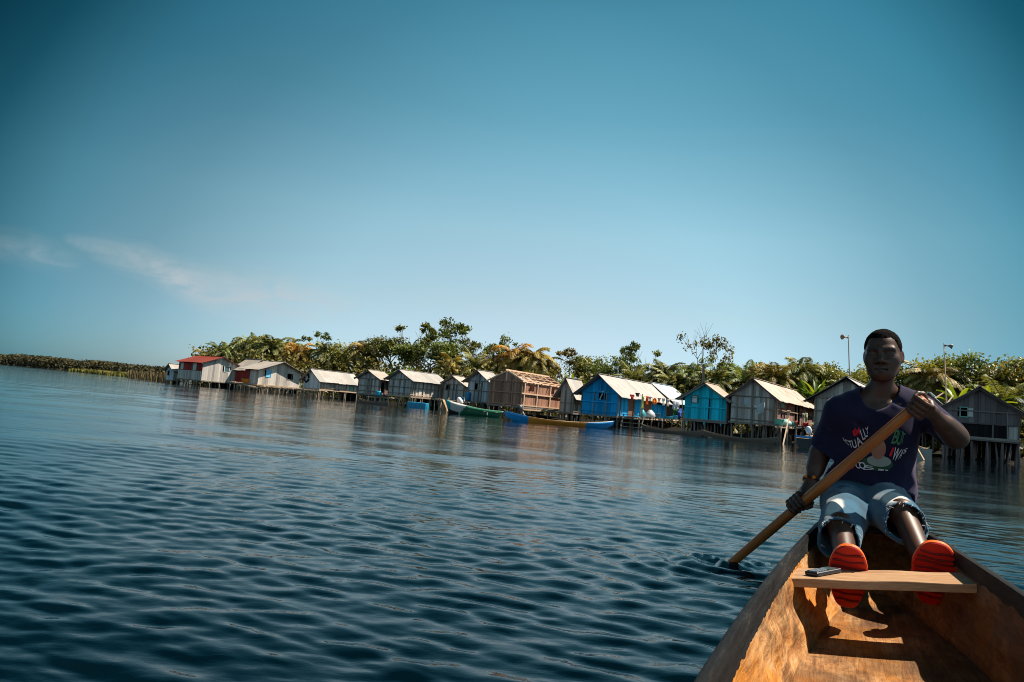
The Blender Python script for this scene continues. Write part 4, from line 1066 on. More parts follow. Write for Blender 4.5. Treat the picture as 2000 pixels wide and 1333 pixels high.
# green boat glimpsed behind the paddler
A, rz, Ln = boat_axis(1797, 28.4, 1770, 31)
r = empty('rowing_boat', label='small weathered green boat end showing under the raised elbow of the paddler', cat='boat', group=BOATS); place(r, A, rz)
pf = lambda t: (1 - .3 * (2 * t - 1) ** 2, -.12, .50 + .1 * abs(2 * t - 1) ** 2)
cf = lambda t, s, k: 1 if k else 0
v, f, mi = hull('hull', r, Ln, 1.0, .5, pf, cf, n=16)
mesh_obj('hull', v, f, None, r, True, {'tone': [.5] * len(v)}, [mat_simple('faded green boat paint', (.05, .13, .11), .6, .35, 5), M_BOATIN], mi)
q = MB(); q.box((-.02, -.42, -.1), (.03, .42, .47)); q.build('transom', mat_simple('bare grey stern', (.25, .25, .23), .7, .3, 5), r)
q = MB(); q.box((.9, -.5, .36), (1.1, .5, .39)); q.build('thwart', M_BOATIN, r)
q = MB(); a = at(1786, 868, 28.0); b = on_water(1804, 27.6); q.bar(a, b, .07, .07, .8); tag(q.build('mooring_pole', M_POSTL), 'slanting pale pole in the water by the green boat under the elbow', 'pole')
# blue float under house F
q = MB(); P = on_water(816, 58.0); r = empty('float_tank', P, -.25, 'rectangular bright blue float tank in the water under the wide grey house', 'float')
q = MB(); mblue = mat_simple('blue plastic', (.01, .22, .38), .45, .15); 
q.box((-.85, -.4, -.15), (.85, .4, .42)); o = q.build('tank', mblue, r); bv = o.modifiers.new('b', 'BEVEL'); bv.width = .06; bv.segments = 3
for x in (-.42, .0, .42):
    q = MB(); q.box((x - .03, -.415, -.15), (x + .03, .415, .435)); q.build('rib', mblue, r)
# ---------------------------------------------------------------- walkways
def walkway(label, pa, da, pb, db, za_py, width=1.1, posts=10, back=0.0, light=True, rail=False, planks=26):
    A = on_water(pa, da); B_ = on_water(pb, db); v = (B_ - A); Ln = v.length; r = empty('walkway', A, atan2(v.y, v.x), label, 'walkway', 'timber walkways on stilts')
    z0 = z_at(A.x, A.y, za_py[0]); z1 = z_at(B_.x, B_.y, za_py[1]); zz = lambda x: z0 + (z1 - z0) * x / Ln
    q = MB(); rr = random.Random(sum(map(ord, label)))
    n = int(Ln / .2)
    for i in range(n):
        x = Ln * i / n; w_ = rr.uniform(-.12, .12); dz = rr.uniform(-.015, .02)
        q.bar((x + .09, -.05 + w_, zz(x) + dz), (x + .09 + rr.uniform(-.03, .03), width + w_, zz(x) + dz), .17, .035, rr.random())
    q.build('deck_boards', M_POSTL if light else M_POST, r)
    for y in (.05, width - .1):
        q = MB(); q.tube([(-.15, y, zz(0) - .08), (Ln * .5, y, zz(Ln * .5) - .09 + rr.uniform(-.04, .04)), (Ln + .15, y, zz(Ln) - .08)], .05, 6, rr.random()); q.build('bearer', M_POSTL, r, True)
    for i in range(posts):
        for y in (.05, width - .1):
            x = Ln * (i + rr.uniform(.1, .9)) / posts; q = MB(); t = rr.uniform(.04, .07)
            q.tube([(x + rr.gauss(0, .1), y + rr.gauss(0, .06), -.7), (x + rr.gauss(0, .04), y, zz(x) * .5), (x, y, zz(x) + (rr.uniform(.0, .12) if rr.random() < .3 else -.03))], [t * 1.1, t, t * .9], 6, rr.random())
            q.build('post', M_POSTL if light else M_POST, r, True)
    return r
walkway('light timber walkway on many thin posts before the grey gabled house', 446, 76.5, 497, 70.3, (745, 757), 1.2, 7)
walkway('long light walkway on crowded leaning posts leading to the long white roof', 500, 70.2, 622, 65.0, (754, 763), .9, 17)
walkway('short messy deck with planks sticking out by the cross framed house', 716, 62.0, 765, 59.5, (774, 777), 1.0, 5)
walkway('narrow deck from the wide grey house to the green boat', 846, 57.6, 900, 56.8, (779, 785), 1.0, 5)
walkway('laundry deck running along the side of the big blue house', 1241, side_d(hK, 1241, 1.5), 1334, side_d(hK, 1334, 1.5), (816.5, 820.5), 1.5, 6, light=False)
walkway('cluttered front deck with tubs beside the dish house', 1516, side_d(hM, 1516, 1.2), 1587, side_d(hM, 1587, 1.2), (832.5, 835), 1.2, 5, light=False)
# ladder by the blue house
P = on_water(1217, 46.5); r = empty('ladder_stairs', P, -W_ALPHA + .5, 'wooden ladder steps going down into the water by the big blue house', 'steps')
for x in (0, 1.35):
    q = MB(); q.bar((x - .25, -.5, -.4), (x, .3, .9), .06, .1, .5); q.build('stringer', M_POST, r)
for k in range(4):
    z = .05 + .27 * k; q = MB(); q.box((-.2, -.33 + k * .17, z), (1.3, -.12 + k * .17, z + .04)); q.build('step', M_POST, r)
# slanting poles
for (x0, y0, d0, x1, d1, lab) in ((1540.5, 818, 38.6, 1528, 36.4, 'long pale plank leaning from the deck of the dish house into the water'), (1255, 770, side_d(hK, 1252, 1.4), 1247, side_d(hK, 1247, 1.4), 'tall pole standing in the water before the washing line'),
                                  (877, 777, 56.0, 871, 55.5, 'short slanting stick at the deck behind the green boat'), (1332, 779, 43.0, 1336, 42.8, 'dark pole by the left corner of the small bright blue house')):
    q = MB(); q.bar(at(x0, y0, d0), on_water(x1, d1) - Vector((0, 0, .3)), .065, .055, .8); tag(q.build('mooring_pole', M_POSTL if 'dark' not in lab else M_POST), lab, 'pole')
# utility pole leaning in the grove
q = MB(); P = on_water(1373, d_house(1373) * 1.2); q.bar(P, at(1374, 712, P.y), .16, .16, .3); tag(q.build('utility_pole', M_POST), 'dark wooden post standing behind the small bright blue house', 'pole')
# ---------------------------------------------------------------- loudspeaker masts
def mast(label, px0, py0, px1, k, side, d=None, horn_col=(.06, .06, .065)):
    d = d or d_house(px1) * k; P = on_water(px1, d); T = at(px0, py0, d); r = empty('loudspeaker_mast', P, 0, label, 'loudspeaker mast'); t = T - P
    q = MB(); q.tube([(0, 0, -.2), tuple(t * .5 + Vector((.03, 0, 0))), tuple(t)], [.05, .042, .03], 8, .6); q.build('mast', M_POSTL if side > 0 else M_POST, r, True)
    h = MB(); ax = Vector((side * .95, -.25, -.12)).normalized(); c = t + Vector((0, 0, -.12)); 
    h.tube([c, c + ax * .16, c + ax * .22, c + ax * .36, c + ax * .48], [.05, .05, .04, .09, .175], 14, .5); h.build('horn', mat_simple('horn grey', horn_col, .5, .15), r, True)
    b = MB(); b.bar(c, c + ax * .1 + Vector((0, 0, -.1)), .04, .04); b.build('bracket', M_GREYP, r)
mast('thin straight loudspeaker mast with a small brown horn facing left', 1657, 655, 1661.5, 1.12, -1, None, (.22, .15, .11))
mast('leaning loudspeaker mast with a dark horn facing right', 1843.5, 671, 1852, 1.22, 1)
# ---------------------------------------------------------------- satellite dish on house M
r = empty('satellite_dish', at(1495, 816, hM.P.y + .2), 0, 'pale round satellite dish on a bent arm before the dish house gable', 'satellite dish')
q = MB(); R_ = .42; nax = Vector((-.93, -.12, .35)).normalized(); a_ = nax.orthogonal().normalized(); b_ = nax.cross(a_)
c0 = r.location; cc = at(1486.5, 798.5, hM.P.y - .35); vs = []; fs = []
for s_ in (0, .02):
    for i in range(7):
        for k in range(26):
            rr = R_ * i / 6; t = 2 * pi * k / 26; vs.append(tuple(cc - c0 + a_ * (rr * cos(t)) + b_ * (rr * sin(t)) + nax * (.28 * rr * rr - s_)))
for s_ in (0, 182):
    for i in range(6):
        for k in range(26):
            k2 = (k + 1) % 26; f_ = (s_ + i * 26 + k, s_ + i * 26 + k2, s_ + (i + 1) * 26 + k2, s_ + (i + 1) * 26 + k); fs.append(f_ if s_ else f_[::-1])
for k in range(26): fs.append((156 + k, 156 + (k + 1) % 26, 182 + 156 + (k + 1) % 26, 182 + 156 + k))
q.add(vs, fs, .7); q.build('reflector', mat_simple('dish grey', (.50, .52, .52), .5, .1), r, True)
q = MB(); f0 = cc - c0; q.tube([f0 - b_ * R_ * .9, f0 + nax * .42 - b_ * .1], .014, 5, .6); q.tube([f0 + nax * .36 - b_ * .12, f0 + nax * .46 - b_ * .08], .045, 8, .6); q.build('feed_arm', M_GREYP, r)
q = MB(); q.tube([f0 - nax * .03, f0 - nax * .15 + Vector((0, 0, -.15)), Vector((0.02, 0, -.35)), Vector((.02, .1, -.75))], .03, 6, .6); q.build('bracket', M_GREYP, r)
# ---------------------------------------------------------------- washing and belongings
def cloth(label, px, py0, py1, d, wpx, col, cat='garment', shape='towel', group='washing hung out by the big blue house', rz=None):
    """a hanging garment: folded over a line, gently rippled; real thickness"""
    T = at(px, py0, d); s = d / FPX; Wd = wpx * s; Hh = (py1 - py0) * s
    r_ = random.Random(int(px * 7 + py0)); ph = r_.uniform(0, 6)
    nx, nz = 10, 10; vs = []; ex = []
    for j in range(nz + 1):
        for i in range(nx + 1):
            u = i / nx - .5; v = j / nz; wd = 1.0
            if shape == 'shirt': wd = 1.0 if v < .32 else .62
            elif shape == 'trousers': wd = .75
            elif shape == 'round': wd = sqrt(max(.02, 1 - (2 * v - 1) ** 2)) 
            elif shape == 'skirt': wd = .6 + .4 * v
            x = u * Wd * wd; y = .03 * sin(u * 14 + ph) * (.3 + v) + .02 * sin(v * 7 + ph); z = -v * Hh
            if shape == 'trousers' and v > .35: x += (.06 * Wd if u > 0 else -.06 * Wd)
            vs.append((x, y, z))
    fs = [(j * (nx + 1) + i, j * (nx + 1) + i + 1, (j + 1) * (nx + 1) + i + 1, (j + 1) * (nx + 1) + i) for j in range(nz) for i in range(nx) if not (shape == 'trousers' and j >= 4 and i == nx // 2)]
    m = mat_simple(label[:24] + ' cloth', col, .9, .12, 12, .1)
    o = mesh_obj({'shirt': 'hanging_shirt', 'trousers': 'hanging_trousers', 'round': 'hanging_cloth', 'towel': 'hanging_towel', 'skirt': 'hanging_dress'}[shape], vs, fs, m, None, True, {'tone': [.5] * len(vs)})
    md = o.modifiers.new('thick', 'SOLIDIFY'); md.thickness = .018
    o.location = T; o.rotation_euler.z = (-W_ALPHA + pi / 2 if rz is None else rz)
    return tag(o, label, cat, group)
dl = hK.P.y
RZ = radians(20)
cloth('long red cloth hung on the eave left of the black garment', 1235, 771, 783, side_d(hK, 1235, .85), 10, (.45, .06, .05), shape='shirt', rz=RZ)
cloth('small dark garment drying beside the red cloth under the white eave', 1245, 768, 775, side_d(hK, 1245, .85), 10, (.02, .025, .03), shape='shirt', rz=RZ)
cloth('long lime yellow cloth hanging straight down from the eave', 1255.5, 774, 799, side_d(hK, 1255.5, .85), 5, (.50, .52, .08), 'cloth', 'towel', rz=RZ)
cloth('narrow bright orange cloth right of the lime yellow one', 1264.5, 774, 791, side_d(hK, 1264.5, .85), 5.5, (.80, .12, .015), 'cloth', 'towel', rz=RZ)
cloth('small pale garment with dark middle between the two orange cloths', 1269.5, 775, 783, side_d(hK, 1269.5, .85), 7, (.50, .50, .55), shape='shirt', rz=RZ)
cloth('round bright orange cloth, widest of the washing', 1279, 778, 791, side_d(hK, 1279, .85), 11, (.85, .20, .02), 'cloth', 'round', rz=RZ)
cloth('pinkish white garment right of the round orange cloth', 1287.5, 777, 787, side_d(hK, 1287.5, .85), 7, (.60, .48, .46), shape='shirt', rz=RZ)
cloth('white shirt in the middle of the washing line', 1296, 778, 792.5, side_d(hK, 1296, .85), 7, (.72, .70, .70), shape='shirt', rz=RZ)
cloth('white shirt with pink marks at the pole of the washing line', 1304.5, 780, 794, side_d(hK, 1304.5, .85), 7, (.70, .62, .62), shape='shirt', rz=RZ)
cloth('large grey white sheet hanging in front of the dim shed', 1321, 784, 799.5, side_d(hK, 1321, .85), 15, (.55, .55, .60), 'sheet', 'towel', rz=RZ)
cloth('green cloth hanging below the grey white sheet', 1319, 800, 812, side_d(hK, 1319, .6), 12, (.03, .12, .04), 'cloth', 'towel', rz=RZ)
GM = 'things hung on the pinkish side of the dish house'
cloth('dark pair of garments hung on the pinkish wall left of the door', 1529, 806, 817, side_d(hM, 1529, .25), 11, (.02, .02, .03), shape='trousers', group=GM, rz=RZ)
cloth('patterned cream garment hung left of the dark doorway', 1539.5, 802, 822, side_d(hM, 1539.5, .25), 8, (.48, .38, .26), shape='shirt', group=GM, rz=RZ)
cloth('pale cream dress hung right of the dark doorway', 1568.5, 808, 831, side_d(hM, 1568.5, .25), 8, (.62, .58, .48), shape='skirt', group=GM, rz=RZ)
cloth('white and lime cloth hung beside the pale cream dress', 1575, 807, 824, side_d(hM, 1575, .25), 6, (.60, .66, .42), shape='towel', group=GM, rz=RZ)
q = MB(); q.tube([*[at(px_, py_, side_d(hK, px_, .85)) for px_, py_ in ((1249, 773.5), (1278, 777.5), (1305, 779.5), (1333, 783))]], .012, 5, .5); tag(q.build('washing_line', M_POST), 'washing line strung along the white eave of the big blue house', 'line')
q = MB(); q.bar(at(1302, 777, side_d(hK, 1302, .9)), at(1300, 822, side_d(hK, 1302, .9)), .06, .06, .6); tag(q.build('line_post', M_POST), 'post holding the right end of the washing line', 'post')
def pot(name, label, cat, px, py, d, w, hh, col, kind='tub', group='tubs and bundles on the decks'):
    """py = pixel row of the base"""
    P = at(px, py, d); q = MB(); r0 = w / 2
    prof = {'tub': [(r0 * .72, 0), (r0 * .8, hh * .3), (r0 * .96, hh * .9), (r0, hh * .95), (r0, hh), (r0 * .92, hh), (r0 * .7, hh * .1)],
            'barrel': [(r0 * .85, 0), (r0 * .97, hh * .1), (r0, hh * .3), (r0 * .97, hh * .5), (r0, hh * .7), (r0 * .95, hh * .92), (r0 * .6, hh), (r0 * .3, hh * .985)],
            'sack': [(r0 * .8, 0), (r0, hh * .25), (r0 * .85, hh * .6), (r0 * .4, hh * .88), (r0 * .25, hh), (r0 * .1, hh)],
            'bucket': [(r0 * .7, 0), (r0, hh), (r0 * .9, hh), (r0 * .62, hh * .1)]}[kind]
    q.lathe(prof, 16); o = q.build(name, mat_simple(label[:20] + ' plastic', col, .45, .15, 8), None, True); o.location = P
    if kind == 'sack': o.scale.x = 1.25; o.rotation_euler.z = 1
    return tag(o, label, cat, group)
pot('plastic_tub', 'orange tub on the walkway by the red wall of the grey gabled house', 'tub', 480, 748, 73.5, 1.0, .42, (.75, .25, .02))
pot('water_jug', 'blue jug on the deck in front of the cross framed house', 'jug', 739, 774, 60.6, .6, .45, (.01, .28, .42), 'barrel')
pot('plastic_tub', 'blue tub on the deck behind the motor of the green boat', 'tub', 898, 786, 56.3, .75, .42, (.01, .15, .28))
pot('barrel', 'blue barrel at the left corner of the pale blue grey house', 'barrel', 913.5, 783.5, 57.6, .55, .75, (.01, .14, .28), 'barrel')
pot('bundle', 'turquoise bundle on the laundry deck under the lime yellow cloth', 'bundle', 1254.5, 817, side_d(hK, 1254.5, 1.0), .55, .6, (.03, .24, .28), 'sack')
pot('bundle', 'grey white bundle on the laundry deck between the brown doors', 'bundle', 1269.5, 817, side_d(hK, 1269.5, 1.0), .75, .6, (.45, .47, .50), 'sack')
pot('plastic_tub', 'dark blue tub on the laundry deck under the round orange cloth', 'tub', 1281.5, 817, side_d(hK, 1281.5, 1.0), .6, .35, (.01, .12, .2))
pot('plastic_tub', 'flat bright blue tub on the laundry deck by the line post', 'tub', 1305, 821, side_d(hK, 1305, 1.0), .75, .3, (.01, .30, .50))
pot('plastic_tub', 'bright blue tub beside the bending person on the laundry deck', 'tub', 1317, 822, side_d(hK, 1317, 1.0), .5, .4, (.02, .30, .52))
pot('plastic_tub', 'mint green tub at the corner of the dish house deck', 'tub', 1521, 831, side_d(hM, 1521, .6), .6, .36, (.08, .36, .30))
pot('bundle', 'pale green bundle on the deck of the dish house', 'bundle', 1535, 832, side_d(hM, 1535, .6), .8, .4, (.30, .48, .42), 'sack')
pot('bucket', 'orange red bucket on the deck below the dark doorway', 'bucket', 1554, 834, side_d(hM, 1554, .6), .32, .38, (.70, .12, .04), 'bucket')
pot('bucket', 'mint bucket left of the orange red bucket', 'bucket', 1548, 834, side_d(hM, 1548, .6), .32, .32, (.10, .38, .34), 'bucket')
pot('bucket', 'bright red bucket at the right end of the dish house deck', 'bucket', 1573, 835, side_d(hM, 1573, .6), .34, .3, (.75, .02, .02), 'bucket')
# ================================================================== the dugout canoe the photo is taken from
def mat_hull():
    m, t, b, o = new_mat('hewn dugout wood')
    c = N(t, 'ShaderNodeTexCoord'); sp = N(t, 'ShaderNodeSeparateXYZ'); t.links.new(c.outputs['Object'], sp.inputs[0])
    g = noise(t, 3.0, objvec(t, (9, 1.1, 9)), 8, .65, .4)              # long grain
    big = noise(t, 3.2, objvec(t, (1.2, .8, 1.2)), 5, .6, .8)           # water stains
    fine = noise(t, 26, objvec(t, (1, 1.4, 1)), 4, .7)
    ck = N(t, 'ShaderNodeTexVoronoi', feature='DISTANCE_TO_EDGE'); ck.inputs['Scale'].default_value = 4.2
    wp = N(t, 'ShaderNodeVectorMath', operation='ADD'); nz = noise(t, 5, objvec(t), 4)
    vs = N(t, 'ShaderNodeVectorMath', operation='SCALE'); t.links.new(nz.outputs[1], vs.inputs[0]); vs.inputs['Scale'].default_value = .55
    t.links.new(objvec(t, (1.6, .45, 2.0)), wp.inputs[0]); t.links.new(vs.outputs[0], wp.inputs[1]); t.links.new(wp.outputs[0], ck.inputs[0])
    base = ramp(t, [(.28, (.09, .032, .010)), (.42, (.36, .155, .052)), (.56, (.58, .31, .125)), (.74, (.70, .45, .235))]); t.links.new(g.outputs[0], base.inputs[0])
    warm = ramp(t, [(.50, (0, 0, 0)), (.62, (1, 1, 1))]); t.links.new(big.outputs[0], warm.inputs[0])
    c1 = mix_rgb(t, math_node(t, 'MULTIPLY', warm.outputs[0], .8), base.outputs[0], (.56, .20, .018))
    dk = ramp(t, [(.38, (1, 1, 1)), (.50, (0, 0, 0))]); t.links.new(big.outputs[0], dk.inputs[0])
    c2 = mix_rgb(t, math_node(t, 'MULTIPLY', dk.outputs[0], .8), c1, (.07, .032, .014))
    # shade of the unlit right hand side painted into the wood colour
    side_shade = ramp(t, [(.44, (0, 0, 0)), (.60, (1, 1, 1))]); t.links.new(math_node(t, 'ADD', math_node(t, 'MULTIPLY', sp.outputs[0], .9), math_node(t, 'ADD', math_node(t, 'MULTIPLY', big.outputs[0], .35), .24)), side_shade.inputs[0])
    c2 = mix_rgb(t, math_node(t, 'MULTIPLY', side_shade.outputs[0], .8), c2, (.034, .014, .006))
    floor_dirt_shade = ramp(t, [(.42, (1, 1, 1)), (.62, (.25, .25, .25))]); t.links.new(nz.outputs[0], floor_dirt_shade.inputs[0])  # floor dirt, darkened further to carry the shade inside the hull
    c2 = mix_rgb(t, math_node(t, 'MULTIPLY', math_node(t, 'LESS_THAN', sp.outputs[2], -.190), math_node(t, 'MULTIPLY', floor_dirt_shade.outputs[0], .62)), c2, (.06, .028, .012))
    cr = ramp(t, [(.0, (1, 1, 1)), (.018, (0, 0, 0))]); t.links.new(ck.outputs['Distance'], cr.inputs[0])
    c3 = mix_rgb(t, math_node(t, 'MULTIPLY', math_node(t, 'MULTIPLY', cr.outputs[0], .4), math_node(t, 'GREATER_THAN', nz.outputs[0], .56)), c2, (.05, .022, .01))
    f2 = ramp(t, [(.3, (.72, .72, .72)), (.7, (1.1, 1.1, 1.1))]); t.links.new(fine.outputs[0], f2.inputs[0])
    g2 = noise(t, 3.0, objvec(t, (38, 2.4, 38)), 6, .7, .3); gr = ramp(t, [(.30, (.50, .44, .40)), (.52, (1, 1, 1)), (.75, (1.12, 1.12, 1.12))]); t.links.new(g2.outputs[0], gr.inputs[0])
    ds = noise(t, 1.0, objvec(t, (16, 60, 22), (0, 0, radians(25))), 3, .6, .2); dm = ramp(t, [(.60, (0, 0, 0)), (.68, (1, 1, 1))]); t.links.new(ds.outputs[0], dm.inputs[0])
    dz = noise(t, 2.4, objvec(t), 2); dzr = ramp(t, [(.48, (0, 0, 0)), (.60, (1, 1, 1))]); t.links.new(dz.outputs[0], dzr.inputs[0])
    c3 = mix_rgb(t, math_node(t, 'MULTIPLY', math_node(t, 'MULTIPLY', dm.outputs[0], dzr.outputs[0]), .75), c3, (.07, .03, .012))
    c4 = mix_rgb(t, 1.0, mix_rgb(t, 1.0, c3, gr.outputs[0], 'MULTIPLY'), f2.outputs[0], 'MULTIPLY')
    # old dark paint on the outside and on the top strake, its lower edge uneven
    edge = math_node(t, 'ADD', sp.outputs[2], math_node(t, 'MULTIPLY', math_node(t, 'SUBTRACT', noise(t, 14, objvec(t, (1, 1, .5)), 4).outputs[0], .5), .028))
    pm = attr(t, 'paint').outputs['Fac']
    pmask = math_node(t, 'MAXIMUM', math_node(t, 'GREATER_THAN', pm, .5), math_node(t, 'GREATER_THAN', edge, .008))
    scr = noise(t, 3.4, objvec(t, (6, 1, 10)), 6, .75)
    pc = ramp(t, [(.35, (.006, .0065, .007)), (.58, (.018, .018, .0185)), (.80, (.075, .07, .062))]); t.links.new(scr.outputs[0], pc.inputs[0])
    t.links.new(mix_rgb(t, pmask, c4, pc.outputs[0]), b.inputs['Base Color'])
    b.inputs['Roughness'].default_value = .65; t.links.new(math_node(t, 'MULTIPLY_ADD', pmask, -.16, .24), b.inputs['Specular IOR Level'])
    hh = math_node(t, 'ADD', math_node(t, 'MULTIPLY', g.outputs[0], .6), math_node(t, 'MULTIPLY', fine.outputs[0], .4))
    hh = math_node(t, 'ADD', hh, math_node(t, 'MULTIPLY', g2.outputs[0], .5))
    hh = math_node(t, 'SUBTRACT', hh, math_node(t, 'MULTIPLY', cr.outputs[0], .12))
    bp = N(t, 'ShaderNodeBump'); bp.inputs['Strength'].default_value = .7; bp.inputs['Distance'].default_value = .006
    t.links.new(hh, bp.inputs['Height']); t.links.new(bp.outputs[0], b.inputs['Normal'])
    return m
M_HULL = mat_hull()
def mat_grain(name, cols, axis_scale, rough=.5, bump=.4, bands=4.):
    m, t, b, o = new_mat(name); v = objvec(t, axis_scale)
    g = noise(t, bands, v, 7, .62, .6); f = noise(t, bands * 7, v, 4, .7)
    r = ramp(t, [(.28, cols[0]), (.5, cols[1]), (.72, cols[2])]); t.links.new(g.outputs[0], r.inputs[0])
    r2 = ramp(t, [(.3, (.78, .78, .78)), (.65, (1.08, 1.08, 1.08))]); t.links.new(f.outputs[0], r2.inputs[0])
    t.links.new(mix_rgb(t, 1.0, r.outputs[0], r2.outputs[0], 'MULTIPLY'), b.inputs['Base Color'])
    b.inputs['Roughness'].default_value = rough; b.inputs['Specular IOR Level'].default_value = .4
    bp = N(t, 'ShaderNodeBump'); bp.inputs['Strength'].default_value = bump; bp.inputs['Distance'].default_value = .003
    t.links.new(g.outputs[0], bp.inputs['Height']); t.links.new(bp.outputs[0], b.inputs['Normal']); return m
M_THWART = mat_grain('thwart board', ((.27, .13, .055), (.43, .245, .125), (.52, .33, .19)), (1.2, 9, 9), .55)
dug = empty('dugout_canoe', label='big dugout canoe in the foreground, dark outside and orange wood inside', cat='canoe'); dug.matrix_world = BMAT
def rail_h(t): return .0528 + .0087 * t * t if t > -1.5 else .0528 + .02 + .03 * (-1.5 - t) * .5
def floor_w(t):
    if t > -.4: return max(.004, .203 - .115 * t - .05 * max(0, t) - .06 * max(0, t) ** 3) * (1 if t < .7 else max(.02, 1 - ((t - .7) / .3) ** 2))
    if t > -2.6: return .249
    return .249 * max(.02, half_w(t) / .3157)
def build_hull():
    ts = np.concatenate([np.linspace(-4.48, -1.4, 26), np.linspace(-1.38, 1.12, 126), np.linspace(1.14, 1.5, 14)])
    V = []; pa = []; rs = np.random.RandomState(9)
    def wob(c, t, n, s): return .0035 * (sin(t * 23 + n * 31 + s) + sin(t * 41 + 2 * s + n * 17) * .6 + sin(t * 9.1 + n * 57))
    NW, NF = 9, 8
    for t in ts:
        hw = max(half_w(t), .006); hr = rail_h(t); fw = floor_w(t)
        k = 1.0 if t < .82 else max(0.0, 1 - ((t - .82) / .30) ** 2.0)       # the hollow closes into a V at the stern
        it = max(.003, (hw - .022) * (k if t > .82 else 1)); im = max(.003, (hw - .027) * k); fw = min(fw, im)
        fl = -.20 + (.0 if t < .75 else min(.19, ((t - .75) / .36) ** 1.4 * .19))
        row = []
        for sg in (-1, 1):
            out = [(0, -.285, 1), (.55 * hw, -.275, 1), (.86 * hw, -.21, 1), (.97 * hw, -.10, 1), (hw, .0, 1), (hw + .002, hr - .006, 1), (hw - .004, hr, 1), (min(it, hw - .006) + .002 if t < .82 else it, hr, 1), (it, hr - .006, 1), (im, .008, 0)]
            for j in range(1, NW + 1):
                q = j / NW; n_ = .008 + (fl - .008) * q; c_ = im + (fw - im) * (q ** 1.25)
                out.append((max(.002, c_ + (wob(c_, t, n_, sg) if 0 < j < NW else 0) * k), n_, 0))
            for j in range(1, NF + 1):
                c_ = fw * (1 - j / NF); out.append((c_, fl - .004 * sin(pi * j / NF * .5) + wob(c_, t, 0, 3) * .6 * k, 0))
            row.append([(sg * c, t, n, p) for c, n, p in out])
        full = row[0][::-1] + row[1][1:] if False else row[0] + row[1][::-1][1:]
        V += [(c, t_, n) for c, t_, n, p in full]; pa += [p for *_, p in full]
    m = len(V) // len(ts); idx = np.arange(len(V)).reshape(len(ts), m)
    F = np.stack([idx[:-1, :-1], idx[:-1, 1:], idx[1:, 1:], idx[1:, :-1]], -1).reshape(-1, 4)
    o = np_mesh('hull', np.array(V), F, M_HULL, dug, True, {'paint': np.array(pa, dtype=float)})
    try: o.data.set_sharp_from_angle(angle=radians(50))
    except Exception: pass
build_hull()
q = MB(); sk = tan(.0825); w0, w1 = half_w(.05) - .016, half_w(.05) - .014
n_ = 14; vs = []; fs = []
for i in range(n_ + 1):
    c = -w0 + (w0 + w1) * i / n_; tf = c * sk + .0012 * sin(c * 21) ; tb = .19 + c * sk * .6 + .0012 * sin(c * 17 + 1)
    e0, e1 = half_w(tf) - .02, half_w(tb) - .02
    cf = max(-e0, min(e0, c * (e0 / w0))); cb = max(-e1, min(e1, c * (e1 / w0)))
    vs += [(cf, tf, -.026), (cb, tb, -.026), (cb, tb, .0 + .0012 * sin(c * 30)), (cf, tf + .001, .0 + .0012 * sin(c * 25))]
for i in range(n_):
    a = i * 4; b = a + 4
    fs += [(a, a + 1, b + 1, b), (a + 1, a + 2, b + 2, b + 1), (a + 2, a + 3, b + 3, b + 2), (a + 3, a, b, b + 3)]
fs += [(3, 2, 1, 0), (n_ * 4, n_ * 4 + 1, n_ * 4 + 2, n_ * 4 + 3)]
q.add(vs, fs); th = q.build('thwart', M_THWART, dug); bv = th.modifiers.new('b', 'BEVEL'); bv.width = .0025; bv.segments = 2; bv.limit_method = 'ANGLE'
# stern deck the paddler sits on
q = MB(); vs = []; k_ = 8
for i in range(k_ + 1):
    t = 1.06 + .40 * i / k_; w = max(.01, half_w(t) - .006)
    for n2 in (rail_h(t) + .003, rail_h(t) - .03): vs += [(-w, t, n2), (w, t, n2)]
fs = []
for i in range(k_):
    a = i * 4; b = a + 4; fs += [(a, a + 1, b + 1, b), (a + 2, b + 2, b + 3, a + 3), (a, b, b + 2, a + 2), (a + 1, a + 3, b + 3, b + 1)]
fs += [(0, 2, 3, 1)]; q.add(vs, fs); q.build('stern_deck', M_THWART, dug)
# another bench farther forward, beside the camera, and the bow deck
q = MB(); q.box((-.285, -2.95, -.03), (.285, -2.72, -.004)); q.build('thwart', M_THWART, dug)
# ---------------------------------------------------------------- phone on the thwart
ph = empty('phone', label='small dark push button phone lying on the thwart', cat='phone')
ia = BINV @ EYE
def on_plane(px, py, n):
    d = (BINV @ at(px, py, 2)) - ia; return ia + d * ((n - ia.z) / d.z)
pA, pB = on_plane(1576, 1124.5, .007), on_plane(1631, 1114, .007); ax = (pB - pA).normalized(); cn_ = (pA + pB) / 2
R_ = Matrix.Rotation(atan2(ax.y, ax.x), 4, 'Z'); ph.matrix_world = BMAT @ Matrix.Translation((cn_.x + .006, cn_.y + .014, .0015)) @ R_
Lh = (pB - pA).length / 2 * 1.0; print('phone len', Lh * 2)
Lh = min(.062, max(.05, Lh))
q = MB(); q.box((-Lh, -.024, 0), (Lh, .024, .014)); o = q.build('body', mat_simple('dark blue plastic', (.012, .016, .026), .35, .05), ph); bv = o.modifiers.new('b', 'BEVEL'); bv.width = .005; bv.segments = 3
q = MB(); q.box((Lh * .12, -.018, .0142), (Lh * .78, .018, .0150)); q.build('screen', mat_simple('phone screen', (.06, .10, .095), .12, .05), ph)
q = MB()
for i in range(4):
    for j in range(3): q.box((-Lh * .86 + i * .0125, -.0185 + j * .0130, .0141), (-Lh * .86 + i * .0125 + .0090, -.0185 + j * .0130 + .0102, .0160))
q.box((Lh * -.02, -.012, .0141), (Lh * .07, .012, .0155))
q.build('keypad', mat_simple('grey keys', (.17, .20, .24), .4, .05), ph)
